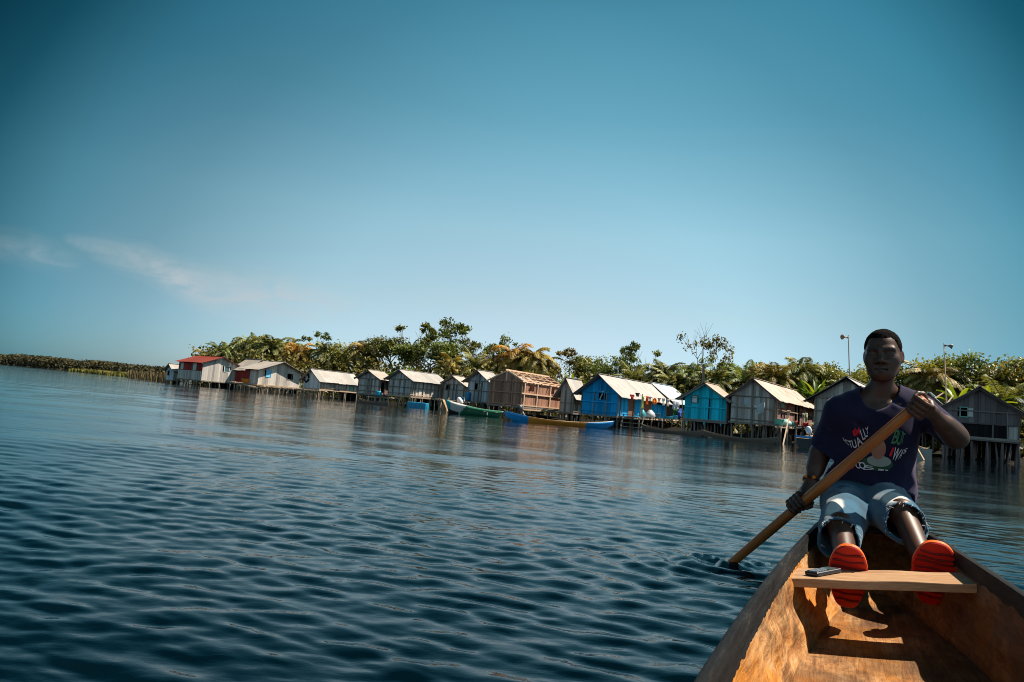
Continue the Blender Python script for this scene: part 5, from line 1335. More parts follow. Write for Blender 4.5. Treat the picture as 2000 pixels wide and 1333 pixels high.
# ---------------------------------------------------------------- paddle
PT = at(1806, 779, 2.655); PE = PADDLE_IN.copy()
pax = (PE - PT).normalized()
pad = empty('paddle', label='long wooden paddle held by the paddler across the chest and dipped in the water', cat='paddle')
q = MB(); Ls = (PE - PT).length
q.tube([PT + pax * (Ls * k) for k in (0, .02, .2, .5, .8, 1.0, 1.06)], [.017, .0205, .021, .0225, .0215, .019, .017], 14, .5); M_PADDLE = mat_grain('smooth paddle wood', ((.22, .056, .011), (.40, .115, .023), (.50, .18, .045)), (30, 30, 30), .42, .15)
M_PADDLE.node_tree.nodes
o = q.build('shaft', M_PADDLE, pad, True)
# grain must run along the shaft: give the shaft its own frame
zr = pax.to_track_quat('Z', 'Y').to_matrix().to_4x4(); fr_ = Matrix.Translation(PT) @ zr
o.data.transform(fr_.inverted()); o.matrix_world = fr_
for nd in M_PADDLE.node_tree.nodes:
    if nd.type == 'MAPPING': nd.inputs['Scale'].default_value = (22, 22, 1.2)
q = MB(); bx = pax.cross(Vector((0, 0, 1))).normalized(); by = bx.cross(pax); vs = []; fs = []
for i in range(13):
    s = i / 12; w = .018 + .055 * sin(min(1, s * 1.25) * pi / 2) ** 1.2 * (1 if s < .8 else sqrt(max(.02, 1 - ((s - .8) / .2) ** 2))); p = PE + pax * (.03 + .60 * s); tt = .014 * (1 - s * .7)
    vs += [p - bx * w, p + by * tt, p + bx * w, p - by * tt]
for i in range(12):
    for k in range(4): fs.append((i * 4 + k, i * 4 + (k + 1) % 4, (i + 1) * 4 + (k + 1) % 4, (i + 1) * 4 + k))
fs += [(3, 2, 1, 0), (48, 49, 50, 51)]
q.add(vs, fs); q.build('blade', M_PADDLE, pad, True)
# ================================================================== the paddler
class Field:
    """signed distance field on a grid; shapes are blended in with a smooth minimum, then skinned"""
    def __init__(s, lo, hi, h):
        s.h = h; s.lo = np.array(lo, float); n = np.ceil((np.array(hi) - s.lo) / h).astype(int) + 1; s.n = n; s.a = np.full(tuple(n), .5, np.float32)
    def sub(s, lo, hi):
        i0 = np.maximum(0, np.floor((np.array(lo) - s.lo) / s.h).astype(int)); i1 = np.minimum(s.n, np.ceil((np.array(hi) - s.lo) / s.h).astype(int) + 1)
        sl = tuple(slice(a, b) for a, b in zip(i0, i1))
        if any(b <= a for a, b in zip(i0, i1)): return None, None
        g = np.stack(np.meshgrid(*[s.lo[k] + s.h * np.arange(i0[k], i1[k]) for k in range(3)], indexing='ij'), -1).astype(np.float32)
        return sl, g
    def put(s, fn, lo, hi, k=.01, op='add'):
        m = max(k, .004) + 3 * s.h
        sl, g = s.sub(np.array(lo) - m, np.array(hi) + m)
        if sl is None: return
        d = fn(g).astype(np.float32); a = s.a[sl]
        if op == 'add':
            hh = np.clip(.5 + .5 * (a - d) / k, 0, 1); s.a[sl] = a * (1 - hh) + d * hh - k * hh * (1 - hh)
        elif op == 'cut':
            d = -d; hh = np.clip(.5 - .5 * (a - d) / k, 0, 1); s.a[sl] = a * (1 - hh) + d * hh + k * hh * (1 - hh)
    def cone(s, p, q, r0, r1, k=.012, op='add', flat=None):
        """tapered limb; flat=(axis, factor) squeezes it across one direction"""
        p = np.array(p, float); q = np.array(q, float); v = q - p; L2 = max(1e-9, v @ v); R = max(r0, r1)
        def fn(g):
            w = g - p; t = np.clip((w @ v) / L2, 0, 1); e = w - t[..., None] * v
            if flat is not None:
                ax, f = flat; ax = np.array(ax, float); c = (e @ ax)[..., None] * ax; e = e - c + c * f
            return np.sqrt((e * e).sum(-1)) - (r0 + (r1 - r0) * t)
        s.put(fn, np.minimum(p, q) - R * 1.3, np.maximum(p, q) + R * 1.3, k, op)
    def ell(s, c, rad, M=None, k=.012, op='add'):
        c = np.array(c, float); rad = np.array(rad, float); M = np.eye(3) if M is None else np.array(M)
        ext = np.abs(M) @ rad
        def fn(g):
            l = (g - c) @ M; q = l / rad; k0 = np.sqrt((q * q).sum(-1)) + 1e-6; k1 = np.sqrt(((q / rad) ** 2).sum(-1)) + 1e-6
            return k0 * (k0 - 1) / k1
        s.put(fn, c - ext, c + ext, k, op)
    def apply(s, fn, lo=None, hi=None):
        """a = fn(a, points) over a box"""
        lo = s.lo if lo is None else lo; hi = s.lo + s.h * s.n if hi is None else hi
        sl, g = s.sub(lo, hi); s.a[sl] = fn(s.a[sl], g)
    def shell(s, fn):
        """like apply, but only near the surface; the inside is left hollow"""
        m = np.abs(s.a) < .05; ii = np.argwhere(m); g = (s.lo + s.h * ii).astype(np.float32)
        s.a[~m & (s.a < 0)] = .05; s.a[m] = fn(s.a[m], g)
    def mesh(s):
        a = s.a; n = np.array(a.shape); ins = a < 0
        cnt = np.zeros(tuple(n - 1), np.int8)
        for c in np.ndindex(2, 2, 2): cnt += ins[c[0]:n[0] - 1 + c[0], c[1]:n[1] - 1 + c[1], c[2]:n[2] - 1 + c[2]]
        act = (cnt > 0) & (cnt < 8); ii = np.argwhere(act); vid = np.full(act.shape, -1, np.int64); vid[act] = np.arange(len(ii))
        acc = np.zeros((len(ii), 3)); num = np.zeros(len(ii))
        cor = list(np.ndindex(2, 2, 2)); val = {c: a[ii[:, 0] + c[0], ii[:, 1] + c[1], ii[:, 2] + c[2]].astype(float) for c in cor}
        for c in cor:
            for ax in range(3):
                if c[ax]: continue
                e = list(c); e[ax] = 1; e = tuple(e); v0, v1 = val[c], val[e]; m = (v0 < 0) != (v1 < 0)
                t = np.zeros(len(ii)); t[m] = v0[m] / (v0[m] - v1[m]); p = np.tile(np.array(c, float), (len(ii), 1)); p[:, ax] = t
                acc[m] += p[m]; num[m] += 1
        V = s.lo + s.h * (ii + acc / num[:, None]); F = []
        for ax in range(3):
            u, w = (ax + 1) % 3, (ax + 2) % 3
            s0 = [slice(1, -1)] * 3; s0[ax] = slice(0, n[ax] - 1); s1 = list(s0); s1[ax] = slice(1, n[ax])
            A, B = ins[tuple(s0)], ins[tuple(s1)]; e = np.argwhere(A != B); off = np.array([1, 1, 1]); off[ax] = 0; g = e + off
            fl = A[tuple(e.T)]
            def v(du, dw):
                q = g.copy(); q[:, u] -= du; q[:, w] -= dw; return vid[q[:, 0], q[:, 1], q[:, 2]]
            quad = np.stack([v(1, 1), v(0, 1), v(0, 0), v(1, 0)], 1); quad[~fl] = quad[~fl][:, ::-1]; F.append(quad)
        F = np.concatenate(F); F = F[(F >= 0).all(1)]
        return V, F
_lat = np.random.RandomState(77).rand(32, 32, 32).astype(np.float32)
def vnoise(P):
    P = np.asarray(P); i = np.floor(P).astype(int); f = P - i; f = f * f * (3 - 2 * f); r = 0
    for c in np.ndindex(2, 2, 2):
        w = np.prod([f[..., k] if c[k] else 1 - f[..., k] for k in range(3)], axis=0)
        r = r + w * _lat[(i[..., 0] + c[0]) % 32, (i[..., 1] + c[1]) % 32, (i[..., 2] + c[2]) % 32]
    return r
nv = lambda v: np.array(tuple(v), float)
man = empty('person', bl(0, 1.2, .06), 0, 'paddler in navy T shirt, torn denim shorts and red sandals sitting on the canoe stern', 'person')
MINV = Matrix.Translation(man.location).inverted()
def skin_obj(name, fld, mat, smooth_it=0, attrs=None):
    V, F = fld.mesh()
    if smooth_it:
        e = np.concatenate([F[:, [0, 1]], F[:, [1, 2]], F[:, [2, 3]], F[:, [3, 0]]]); e = np.concatenate([e, e[:, ::-1]])
        cn = np.bincount(e[:, 0], minlength=len(V))[:, None]
        for _ in range(smooth_it):
            sm = np.stack([np.bincount(e[:, 0], V[e[:, 1], k], len(V)) for k in range(3)], 1) / np.maximum(1, cn); V = V * .5 + sm * .5
    at_ = attrs(V) if attrs else {'tone': np.full(len(V), .5)}
    o = np_mesh(name, V - nv(man.location), F, mat, man, True, at_); return o, V, F
# ---- joints
SH_R, SH_L = nv(at(1639, 799, 3.03)), nv(at(1795, 794, 3.0))
EL_R, EL_L = nv(at(1602, 884, 3.17)), nv(at(1868, 856, 2.86))
def on_shaft(px):
    lo, hi = 0., 1.3
    for _ in range(40):
        m = (lo + hi) / 2
        if proj(PT + (PE - PT) * m)[0] > px: lo = m
        else: hi = m
    return nv(PT + (PE - PT) * lo)
GR_R, GR_L = on_shaft(1561), on_shaft(1791)
WR_R, WR_L = nv(at(1584, 944, 3.10)), nv(at(1819, 805, 2.735))
HIP_R, HIP_L = nv(at(1656, 982, 3.08)), nv(at(1722, 976, 3.06))
KN_R, KN_L = nv(at(1641, 1028, 2.67)), nv(at(1762, 1001, 2.68))
AN_R, AN_L = nv(bl(-.085, .285, -.055)), nv(bl(.175, .40, -.07))
NB = nv(at(1719, 778, 3.03)); HC = at(1724.5, 694, 2.97)
CH, WA = nv(at(1706, 845, 3.03)), nv(at(1694, 930, 3.08)); PV = nv(at(1688, 985, 3.10))
d_ = lambda a, b: float(np.linalg.norm(a - b))
print('arm R', d_(SH_R, EL_R), d_(EL_R, WR_R), d_(WR_R, GR_R), 'arm L', d_(SH_L, EL_L), d_(EL_L, WR_L), d_(WR_L, GR_L), 'thigh', d_(HIP_R, KN_R), d_(HIP_L, KN_L), 'shin', d_(KN_R, AN_R), d_(KN_L, AN_L), 'shoulders', d_(SH_R, SH_L), 'torso', d_(NB, PV), 'head-neck', d_(nv(HC), NB))
# ---- head frame: x to the picture's right, y backwards, z up
yb = Vector((HC.x, HC.y, 0)).normalized(); yaw = atan2(yb.y, yb.x) - pi / 2 - radians(5)
HR = Matrix.Rotation(yaw, 3, 'Z') @ Matrix.Rotation(radians(-2.5), 3, 'Y') @ Matrix.Rotation(radians(2), 3, 'X'); HRn = np.array(HR)
HS = .965
hp = lambda x, y, z: nv(HC + HR @ (Vector((x, y, z)) * HS))
def er(x, y, z): return np.array((x, y, z)) * HS
allp = np.array([SH_R, SH_L, EL_R, EL_L, GR_R, GR_L, KN_R, KN_L, AN_R, AN_L, NB, PV, HIP_R, HIP_L, hp(0, 0, .15)])
lo_, hi_ = allp.min(0) - .16, allp.max(0) + .14
VX = .0035
body = Field(lo_, hi_, VX)
# torso core under the clothes, neck
body.cone(PV, WA, .075, .070, .03); body.cone(WA, CH, .070, .074, .03); body.cone(CH, (NB + CH) / 2, .074, .060, .03)
body.cone(SH_R + (CH - SH_R) * .1, SH_L + (CH - SH_L) * .1, .042, .042, .04)
up_ = np.array([0, 0, 1.])
body.cone(hp(0, .030, -.06), NB + up_ * -.03 , .040, .050, .02); body.cone(NB + up_ * .040, SH_R - up_ * .014, .042, .028, .03); body.cone(NB + up_ * .040, SH_L - up_ * .010, .042, .030, .03); a_, b_ = (NB - up_ * .075 + nv(-yb) * .008 - np.array([nv(yb)[1], -nv(yb)[0], 0.]) * .06, NB - up_ * .075 + nv(-yb) * .008 + np.array([nv(yb)[1], -nv(yb)[0], 0.]) * .06); body.cone(a_, b_, .048, .048, .03)
fwd = -nv(yb)
clav = NB + fwd * .045 - up_ * .035
rt_ = np.array([nv(yb)[1], -nv(yb)[0], 0.])
body.cone(clav + rt_ * .012, clav + rt_ * .11 + up_ * .018 - fwd * .02, .011, .010, .02); body.cone(clav - rt_ * .012, clav - rt_ * .11 + up_ * .018 - fwd * .02, .011, .010, .02)
for s_ in (-1, 1): body.cone(hp(s_ * .036, .03, -.055), clav + rt_ * s_ * .016, .012, .009, .02)      # neck muscles
# head
body.ell(hp(0, .018, .034), er(.071, .094, .080), HRn, .02); body.ell(hp(0, -.030, .008), er(.062, .062, .086), HRn, .03)
for s_ in (-1, 1):
    body.cone(hp(s_ * .050, .004, -.035), hp(s_ * .043, -.012, -.068), .020, .016, .03); body.cone(hp(s_ * .043, -.012, -.068), hp(s_ * .018, -.064, -.100), .016, .018, .024); body.ell(hp(s_ * .041, -.055, -.027), er(.026, .022, .024), HRn, .03)
    body.cone(hp(s_ * .038, -.056, -.030), hp(s_ * .027, -.058, -.084), .020, .017, .03)
    body.cone(hp(s_ * .010, -.0855, .017), hp(s_ * .046, -.0735, .019), .0105, .0085, .018)                     # brow
body.ell(hp(0, -.073, -.102), er(.025, .020, .015), HRn, .018); body.ell(hp(0, -.066, -.066), er(.036, .026, .034), HRn, .045)
for s_ in (-1, 1):
    body.ell(hp(s_ * .032, -.096, -.003), er(.020, .013, .010), HRn, .014, 'cut')
    body.ell(hp(s_ * .032, -.0775, -.003), er(.0165, .0125, .0115), HRn, .006)                              # lids over the eyeballs
    body.cone(hp(s_ * .021, -.0925, -.0045), hp(s_ * .043, -.0885, -.0050), .0017, .0015, .002, 'cut')          # the slit of the half shut eye
body.cone(hp(0, -.083, .012), hp(0, -.104, -.028), .0085, .0120, .012); body.ell(hp(0, -.1065, -.035), er(.0140, .0120, .0105), HRn, .008)
for s_ in (-1, 1):
    body.ell(hp(s_ * .0175, -.096, -.038), er(.0115, .0120, .0095), HRn, .008); body.ell(hp(s_ * .009, -.107, -.0475), er(.0045, .006, .004), HRn, .003, 'cut')
for s_ in (-1, 1):
    body.cone(hp(0, -.0965, -.0640), hp(s_ * .026, -.0835, -.0685), .0082, .0050, .006); body.cone(hp(0, -.0955, -.0775), hp(s_ * .023, -.0845, -.0728), .0092, .0050, .006)
    body.cone(hp(0, -.1060, -.0710), hp(s_ * .027, -.0905, -.0712), .0024, .0022, .003, 'cut')
    Me = HRn @ np.array(Matrix.Rotation(s_ * radians(-20), 3, 'Z')); body.ell(hp(s_ * .0745, .014, -.008), er(.0070, .019, .030), Me, .006); body.ell(hp(s_ * .082, .008, -.004), er(.006, .010, .018), Me, .005, 'cut')
# arms
body.cone(SH_R - up_ * .012, SH_R + (EL_R - SH_R) * .6, .034, .034, .02); body.cone(SH_R + (EL_R - SH_R) * .6, EL_R, .035, .038, .02)
body.cone(EL_R, WR_R, .040, .026, .02); body.cone(EL_R + (WR_R - EL_R) * .1, EL_R + (WR_R - EL_R) * .5, .042, .037, .02)
body.cone(SH_L - up_ * .012, SH_L + (EL_L - SH_L) * .6, .036, .036, .02); body.cone(SH_L + (EL_L - SH_L) * .6, EL_L, .037, .041, .02)
body.cone(EL_L, WR_L, .042, .027, .02); body.cone(EL_L + (WR_L - EL_L) * .12, EL_L + (WR_L - EL_L) * .5, .049, .040, .02)
# hands closed round the shaft
AX = nv(pax)
def fist(G, Wr, flip=1, shaft=.0215):
    e1 = Wr - G; e1 = e1 - (e1 @ AX) * AX; e1 /= np.linalg.norm(e1); e2 = np.cross(AX, e1)
    cam_ = nv(EYE) - G
    if e2 @ (cam_ / np.linalg.norm(cam_) + up_ * .6) * flip < 0: e2 = -e2
    P = lambda ang, r, z: G + (e1 * cos(ang) + e2 * sin(ang)) * r + AX * z
    rf = shaft + .0078
    zd = 1 if ((Wr - G) @ AX) > -.02 else 1
    # palm and the back of the hand
    for z in (-.030, -.010, .010, .030): body.cone(P(.15, rf + .012, z), P(.95, rf + .010, z * 1.02), .0155, .0125, .010)
    body.cone(Wr, P(.2, rf + .014, -.022), .024, .018, .014); body.cone(Wr, P(.2, rf + .014, .022), .024, .018, .014)
    ln = (.90, 1.0, .97, .82)
    for i in range(4):
        z = (i - 1.5) * .0205; a = [1.0, 1.0 + .95 * ln[i], 1.0 + 1.9 * ln[i], 1.0 + 2.65 * ln[i]]; r = (.0102, .0094, .0088, .0078)
        rr = (rf + .009, rf + .0035, rf + .001, rf + .0005)
        for j in range(3): body.cone(P(a[j], rr[j], z), P(a[j + 1], rr[j + 1], z * (1 - .05 * j)), r[j], r[j + 1], .0028)
        body.ell(P(1.0, rf + .0125, z), (.0105, .0105, .0105), None, .004)
    # thumb leaves the side of the palm near the wrist and closes across
    z0 = -.040
    body.cone(P(-.25, rf + .012, z0 * .7), P(-1.0, rf + .005, z0), .0135, .0112, .008); body.cone(P(-1.0, rf + .005, z0), P(-1.75, rf + .0025, z0 * .85), .0108, .0098, .003); body.cone(P(-1.75, rf + .0025, z0 * .85), P(-2.35, rf + .001, z0 * .55), .0098, .0085, .003)
fist(GR_R, WR_R); fist(GR_L, WR_L)
# legs and feet
for K, A_, Hp in ((KN_R, AN_R, HIP_R), (KN_L, AN_L, HIP_L)):
    body.cone(Hp, K, .068, .046, .02); v = A_ - K; dn = np.cross(np.cross(v, fwd), v); dn /= np.linalg.norm(dn)
    body.cone(K, A_, .037, .027, .02); body.cone(K + v * .12 - dn * .020, K + v * .55 - dn * .012, .038, .030, .03); body.ell(K + dn * .010, (.037, .037, .042), None, .02); body.cone(K + v * .1 + dn * .022, K + v * .8 + dn * .014, .012, .010, .02)
SOLES = []
for (A_, toe_c, heel_c, tt, th_) in ((AN_R, -.074, -.099, .150, .225), (AN_L, .187, .152, .275, .345)):
    toe, heel = nv(bl(toe_c, tt, .066)), nv(bl(heel_c, th_, -.118)); SOLES.append((toe, heel)); v = toe - heel; bk = nv(bA); bk = bk - (bk @ v) / (v @ v) * v; bk /= np.linalg.norm(bk)
    body.cone(A_, heel + v * .12 + bk * .034, .034, .033, .02); body.cone(heel + v * .12 + bk * .034, heel + v * .70 + bk * .026, .034, .030, .02, flat=(bk, 1.25)); body.cone(A_, heel + v * .60 + bk * .040, .030, .024, .03)
    sd = np.cross(v, bk); sd /= np.linalg.norm(sd)
    for i in range(5):
        o_ = (i - 2) * .0165; body.cone(heel + v * .70 + bk * .018 + sd * o_ * .9, heel + v * (.90 - .02 * abs(i - 1)) + bk * .012 + sd * o_, .0125, .0085, .005)
def mat_skin():
    m, t, b, o = new_mat('dark brown skin')
    n = noise(t, 30, objvec(t), 4, .6); n2 = noise(t, 7, objvec(t), 3)
    r = ramp(t, [(.3, (.044, .0175, .0100)), (.7, (.088, .0360, .0205))]); t.links.new(n2.outputs[0], r.inputs[0])
    lip = mix_rgb(t, attr(t, 'warm').outputs['Fac'], r.outputs[0], (.060, .026, .021))
    lip = mix_rgb(t, attr(t, 'ink').outputs['Fac'], lip, (.003, .002, .0018))
    t.links.new(lip, b.inputs['Base Color']); b.inputs['Roughness'].default_value = .46; b.inputs['Specular IOR Level'].default_value = .36
    b.inputs['Subsurface Weight'].default_value = 0.0
    bp = N(t, 'ShaderNodeBump'); bp.inputs['Strength'].default_value = .25; bp.inputs['Distance'].default_value = .002
    t.links.new(n.outputs[0], bp.inputs['Height']); t.links.new(bp.outputs[0], b.inputs['Normal']); return m
def warm_attr(V):
    w = np.zeros(len(V))
    for c, r in ((hp(0, -.098, -.0715), .021), (hp(.016, -.095, -.0715), .015), (hp(-.016, -.095, -.0715), .015)):
        w = np.maximum(w, np.clip(1.25 - np.linalg.norm((V - c) * np.array([1, 1, 1.3]), axis=1) / r, 0, 1))
    # brow and lash pigment, plus shade painted into eye slits, nostrils and lip line
    L_ = (V - nv(HC)) @ HRn / HS; x, y, z = np.abs(L_[:, 0]), L_[:, 1], L_[:, 2]; brow_shade = np.zeros(len(V))
    def seg(p, q, r, amt):
        p = np.array(p); q = np.array(q); v = q - p; P_ = np.stack([x, z], 1) - p; t = np.clip(P_ @ v / (v @ v), 0, 1); d = np.linalg.norm(P_ - t[:, None] * v, axis=1)
        return amt * np.clip(1.6 - d / r, 0, 1)
    for p, q, r, amt in (((.012, .0175), (.032, .0225), .0048, .95), ((.032, .0225), (.051, .0165), .0040, .9), ((.0195, -.0035), (.0445, -.0040), .0040, .95), ((.0, -.0712), (.025, -.0714), .0030, .85), ((.008, -.047), (.012, -.046), .0045, .9)):
        brow_shade = np.maximum(brow_shade, seg(p, q, r, amt))
    brow_shade *= (y < -.055)
    return {'warm': np.clip(w * 1.5, 0, 1), 'ink': brow_shade, 'tone': np.full(len(V), .5)}
skin_obj('body', body, mat_skin(), 1, warm_attr)
# eyes: dark, half shut
for s_ in (-1, 1):
    q = MB(); c = hp(s_ * .032, -.0805, -.0045); c = c - nv(man.location)
    q.lathe([(.0002, -.012)] + [(.0126 * cos(a), .0126 * sin(a)) for a in np.linspace(-1.3, 1.3, 9)] + [(.0002, .0126)], 14, .5)
    o = q.build('eye', mat_simple('eyeball', (.05, .04, .034), .2, .02, 6, .6) if s_ == -1 else bpy.data.materials['eyeball'], man, True); o.location = c; o.scale = (1.05, .85, .34)
    o.rotation_euler.z = yaw
# hair: short crop with a straight hairline
hair = Field(hp(0, 0, 0) - .17, hp(0, 0, 0) + .19, .0032)
hair.ell(hp(0, .019, .036), er(.0745, .0985, .0845), HRn, .02); hair.ell(hp(0, -.026, .030), er(.0640, .0655, .0720), HRn, .03)
def cut_hair(a, g):
    l = (g - nv(HC)) @ HRn; x, y, z = l[..., 0], l[..., 1], l[..., 2]
    front = .066 - .006 * np.clip((np.abs(x) - .035) / .02, 0, 1)
    side = np.clip((np.abs(x) - .050) / .014, 0, 1)
    line = front - side * (.052 + np.clip(y + .03, -.02, .12) * .55); line = np.where(y > .05, np.minimum(line, -.035), line)
    fade = np.clip((line + .030 - z) / .030, 0, 1) * .0055
    a = a + fade + (vnoise(g * 190.) - .5) * .0030 + (vnoise(g * 70.) - .5) * .002
    return np.maximum(a, line - z + (vnoise(g * 150.) - .5) * .004)
hair.apply(cut_hair)
mh, th_, bh, oh = new_mat('short black hair'); bh.inputs['Base Color'].default_value = (.0035, .003, .0028, 1); bh.inputs['Roughness'].default_value = .95; bh.inputs['Specular IOR Level'].default_value = .06
nz_ = noise(th_, 420, objvec(th_), 3, .7); bp_ = N(th_, 'ShaderNodeBump'); bp_.inputs['Strength'].default_value = .9; bp_.inputs['Distance'].default_value = .003; th_.links.new(nz_.outputs[0], bp_.inputs['Height']); th_.links.new(bp_.outputs[0], bh.inputs['Normal'])
skin_obj('hair', hair, mh, 0)
# ---- T shirt
sh = Field(np.array([SH_R, SH_L, EL_R, EL_L, PV, NB]).min(0) - .2, np.array([SH_R, SH_L, EL_R, EL_L, PV, NB]).max(0) + .16, .0046)
fl_ = (nv(yb), 1.30)
sh.cone(NB + up_ * .040, SH_R - up_ * .014, .060, .048, .03); sh.cone(NB + up_ * .040, SH_L - up_ * .010, .060, .050, .03)
sh.cone(SH_R + (CH - SH_R) * .30, SH_L + (CH - SH_L) * .30, .088, .088, .05, flat=fl_)
LR = lambda c, w: (c - rt_ * w, c + rt_ * w)
a_, b_ = LR(CH, .068); sh.cone(a_, b_, .118, .112, .05, flat=fl_)
a_, b_ = LR((CH + WA) / 2 - up_ * .01 - rt_ * .012, .074); sh.cone(a_, b_, .112, .110, .06, flat=fl_)
a_, b_ = LR(WA - rt_ * .016, .080); sh.cone(a_, b_, .115, .115, .06, flat=(nv(yb), 1.15))
a_, b_ = LR(PV + up_ * .02, .070); sh.cone(a_, b_, .122, .128, .06, flat=(nv(yb), 1.1))
a_, b_ = LR(PV - up_ * .06, .072); sh.cone(a_, b_, .120, .130, .06, flat=(nv(yb), 1.1))
SE_R = SH_R + (EL_R - SH_R) * .86; SE_L = SH_L + (EL_L - SH_L) * .90
sh.cone(SH_R - up_ * .006, SE_R, .053, .056, .03); sh.cone(SH_L - up_ * .004, SE_L, .056, .060, .03)
def fold(g, p, q, w, amp, ph=0.):
    """a drawn-in crease along a line"""
    p = np.array(p); q = np.array(q); v = q - p; t = np.clip(((g - p) @ v) / (v @ v), 0, 1); e = np.linalg.norm(g - p - t[..., None] * v, axis=-1)
    return amp * np.exp(-(e / w) ** 2) * np.sin(pi * np.clip(t * .9 + .05, 0, 1))
def cut_shirt(a, g):
    gz = g[..., 2]; l = g - NB; along = l @ rt_; fw_ = l @ fwd
    wob = np.sin((g @ np.array([24., 9., 30.])) + 5 * vnoise(g * 9.)) * .0030 + (vnoise(g * 16.) - .5) * .008 + (vnoise(g * np.array([30., 30., 9.])) - .5) * .006
    low = np.clip((NB[2] - .22 - gz) / .2, 0, 1)
    a = a + wob * (.55 + .9 * low)
    ap_L = SH_L + (CH - SH_L) * .28 + fwd * .05; ap_R = SH_R + (CH - SH_R) * .28 + fwd * .05
    for k, tgt in enumerate((CH + fwd * .10 - rt_ * .04, CH + fwd * .1 - up_ * .08, WA + fwd * .1 + rt_ * .02, NB + fwd * .06 + rt_ * .05)):
        a = a + fold(g, ap_L, tgt, .014, .015) - fold(g, ap_L + up_ * -.026, tgt - up_ * .026, .014, .010)
    for tgt in (CH + fwd * .10 - up_ * .02, WA + fwd * .08 - rt_ * .06):
        a = a + fold(g, ap_R, tgt, .014, .014) - fold(g, ap_R - up_ * .027, tgt - up_ * .027, .014, .010)
    sR = SH_R + (SE_R - SH_R) * .35; 
    for k in range(3):
        c0 = SH_R + (SE_R - SH_R) * (.35 + .2 * k); a = a + fold(g, c0 + rt_ * .06 + fwd * .03, c0 - rt_ * .06 + fwd * .04 - up_ * .05, .011, .008)
        c1 = SH_L + (SE_L - SH_L) * (.30 + .22 * k); a = a + fold(g, c1 + up_ * .06 + fwd * .02, c1 - up_ * .05 + fwd * .05, .011, .008)
    hemz = nv(at(1690, 947, 2.97))[2]
    for k in range(5):
        x = -.13 + .062 * k; p = WA + rt_ * x + fwd * .11 - up_ * .06; a = a + fold(g, p, p + up_ * .10 + rt_ * (.02 * (-1) ** k), .011, .007)
    shell = np.maximum(a, -(a + .0095))
    # hem, cuffs, neck
    hem = hemz - .012 * np.sin(along * 22 + 1) - .05 * np.clip((along - .06) / .1, 0, 1) - .09 * np.clip((-.02 - fw_) / .1, 0, 1)
    shell = np.maximum(shell, hem - gz)
    for Sj, Ee, kk in ((SH_R, SE_R, 0), (SH_L, SE_L, 1)):
        v = (Ee - Sj) / np.linalg.norm(Ee - Sj); s_ = (g - Ee) @ v + .006 * np.sin(g @ (np.cross(v, up_)) * 40)
        e = np.linalg.norm((g - Sj) - ((g - Sj) @ v)[..., None] * v, axis=-1)
        shell = np.maximum(shell, np.where((e < .115) & (((g - Sj) @ v) > .06), s_, -1.))
    q = g - NB; qx = q @ rt_; qf = q @ fwd; zp = .012 - .60 * qf
    hole = np.sqrt((qx / .080) ** 2 + (np.minimum(0, q[..., 2] - zp - .082) / .096) ** 2) - 1
    hole = np.maximum(hole * .07, np.sqrt(qx ** 2 + qf ** 2) - .125)
    return np.maximum(shell, -hole)
sh.shell(cut_shirt)
def mat_cloth(name, col, rough=.9, weave=600, var=.3, fade=None, sheen=(.25, (1, 1, 1))):
    m, t, b, o = new_mat(name); n = noise(t, 8, objvec(t), 4, .6); f = noise(t, weave, objvec(t), 2, .6)
    r = ramp(t, [(.3, tuple(c * (1 - var) for c in col)), (.7, tuple(c * (1 + var) for c in col))]); t.links.new(n.outputs[0], r.inputs[0]); c = r.outputs[0]
    if fade:
        c = mix_rgb(t, attr(t, 'fade').outputs['Fac'], c, fade)
    t.links.new(c, b.inputs['Base Color']); b.inputs['Roughness'].default_value = rough; b.inputs['Specular IOR Level'].default_value = .15
    b.inputs['Sheen Weight'].default_value = sheen[0]; b.inputs['Sheen Tint'].default_value = (*sheen[1], 1); b.inputs['Sheen Roughness'].default_value = .5
    bp = N(t, 'ShaderNodeBump'); bp.inputs['Strength'].default_value = .4; bp.inputs['Distance'].default_value = .0015; t.links.new(f.outputs[0], bp.inputs['Height']); t.links.new(bp.outputs[0], b.inputs['Normal']); return m
shirt, SV, SF = skin_obj('t_shirt', sh, mat_cloth('navy cotton', (.0105, .0105, .032), sheen=(.18, (.8, .65, 1.0))), 3)
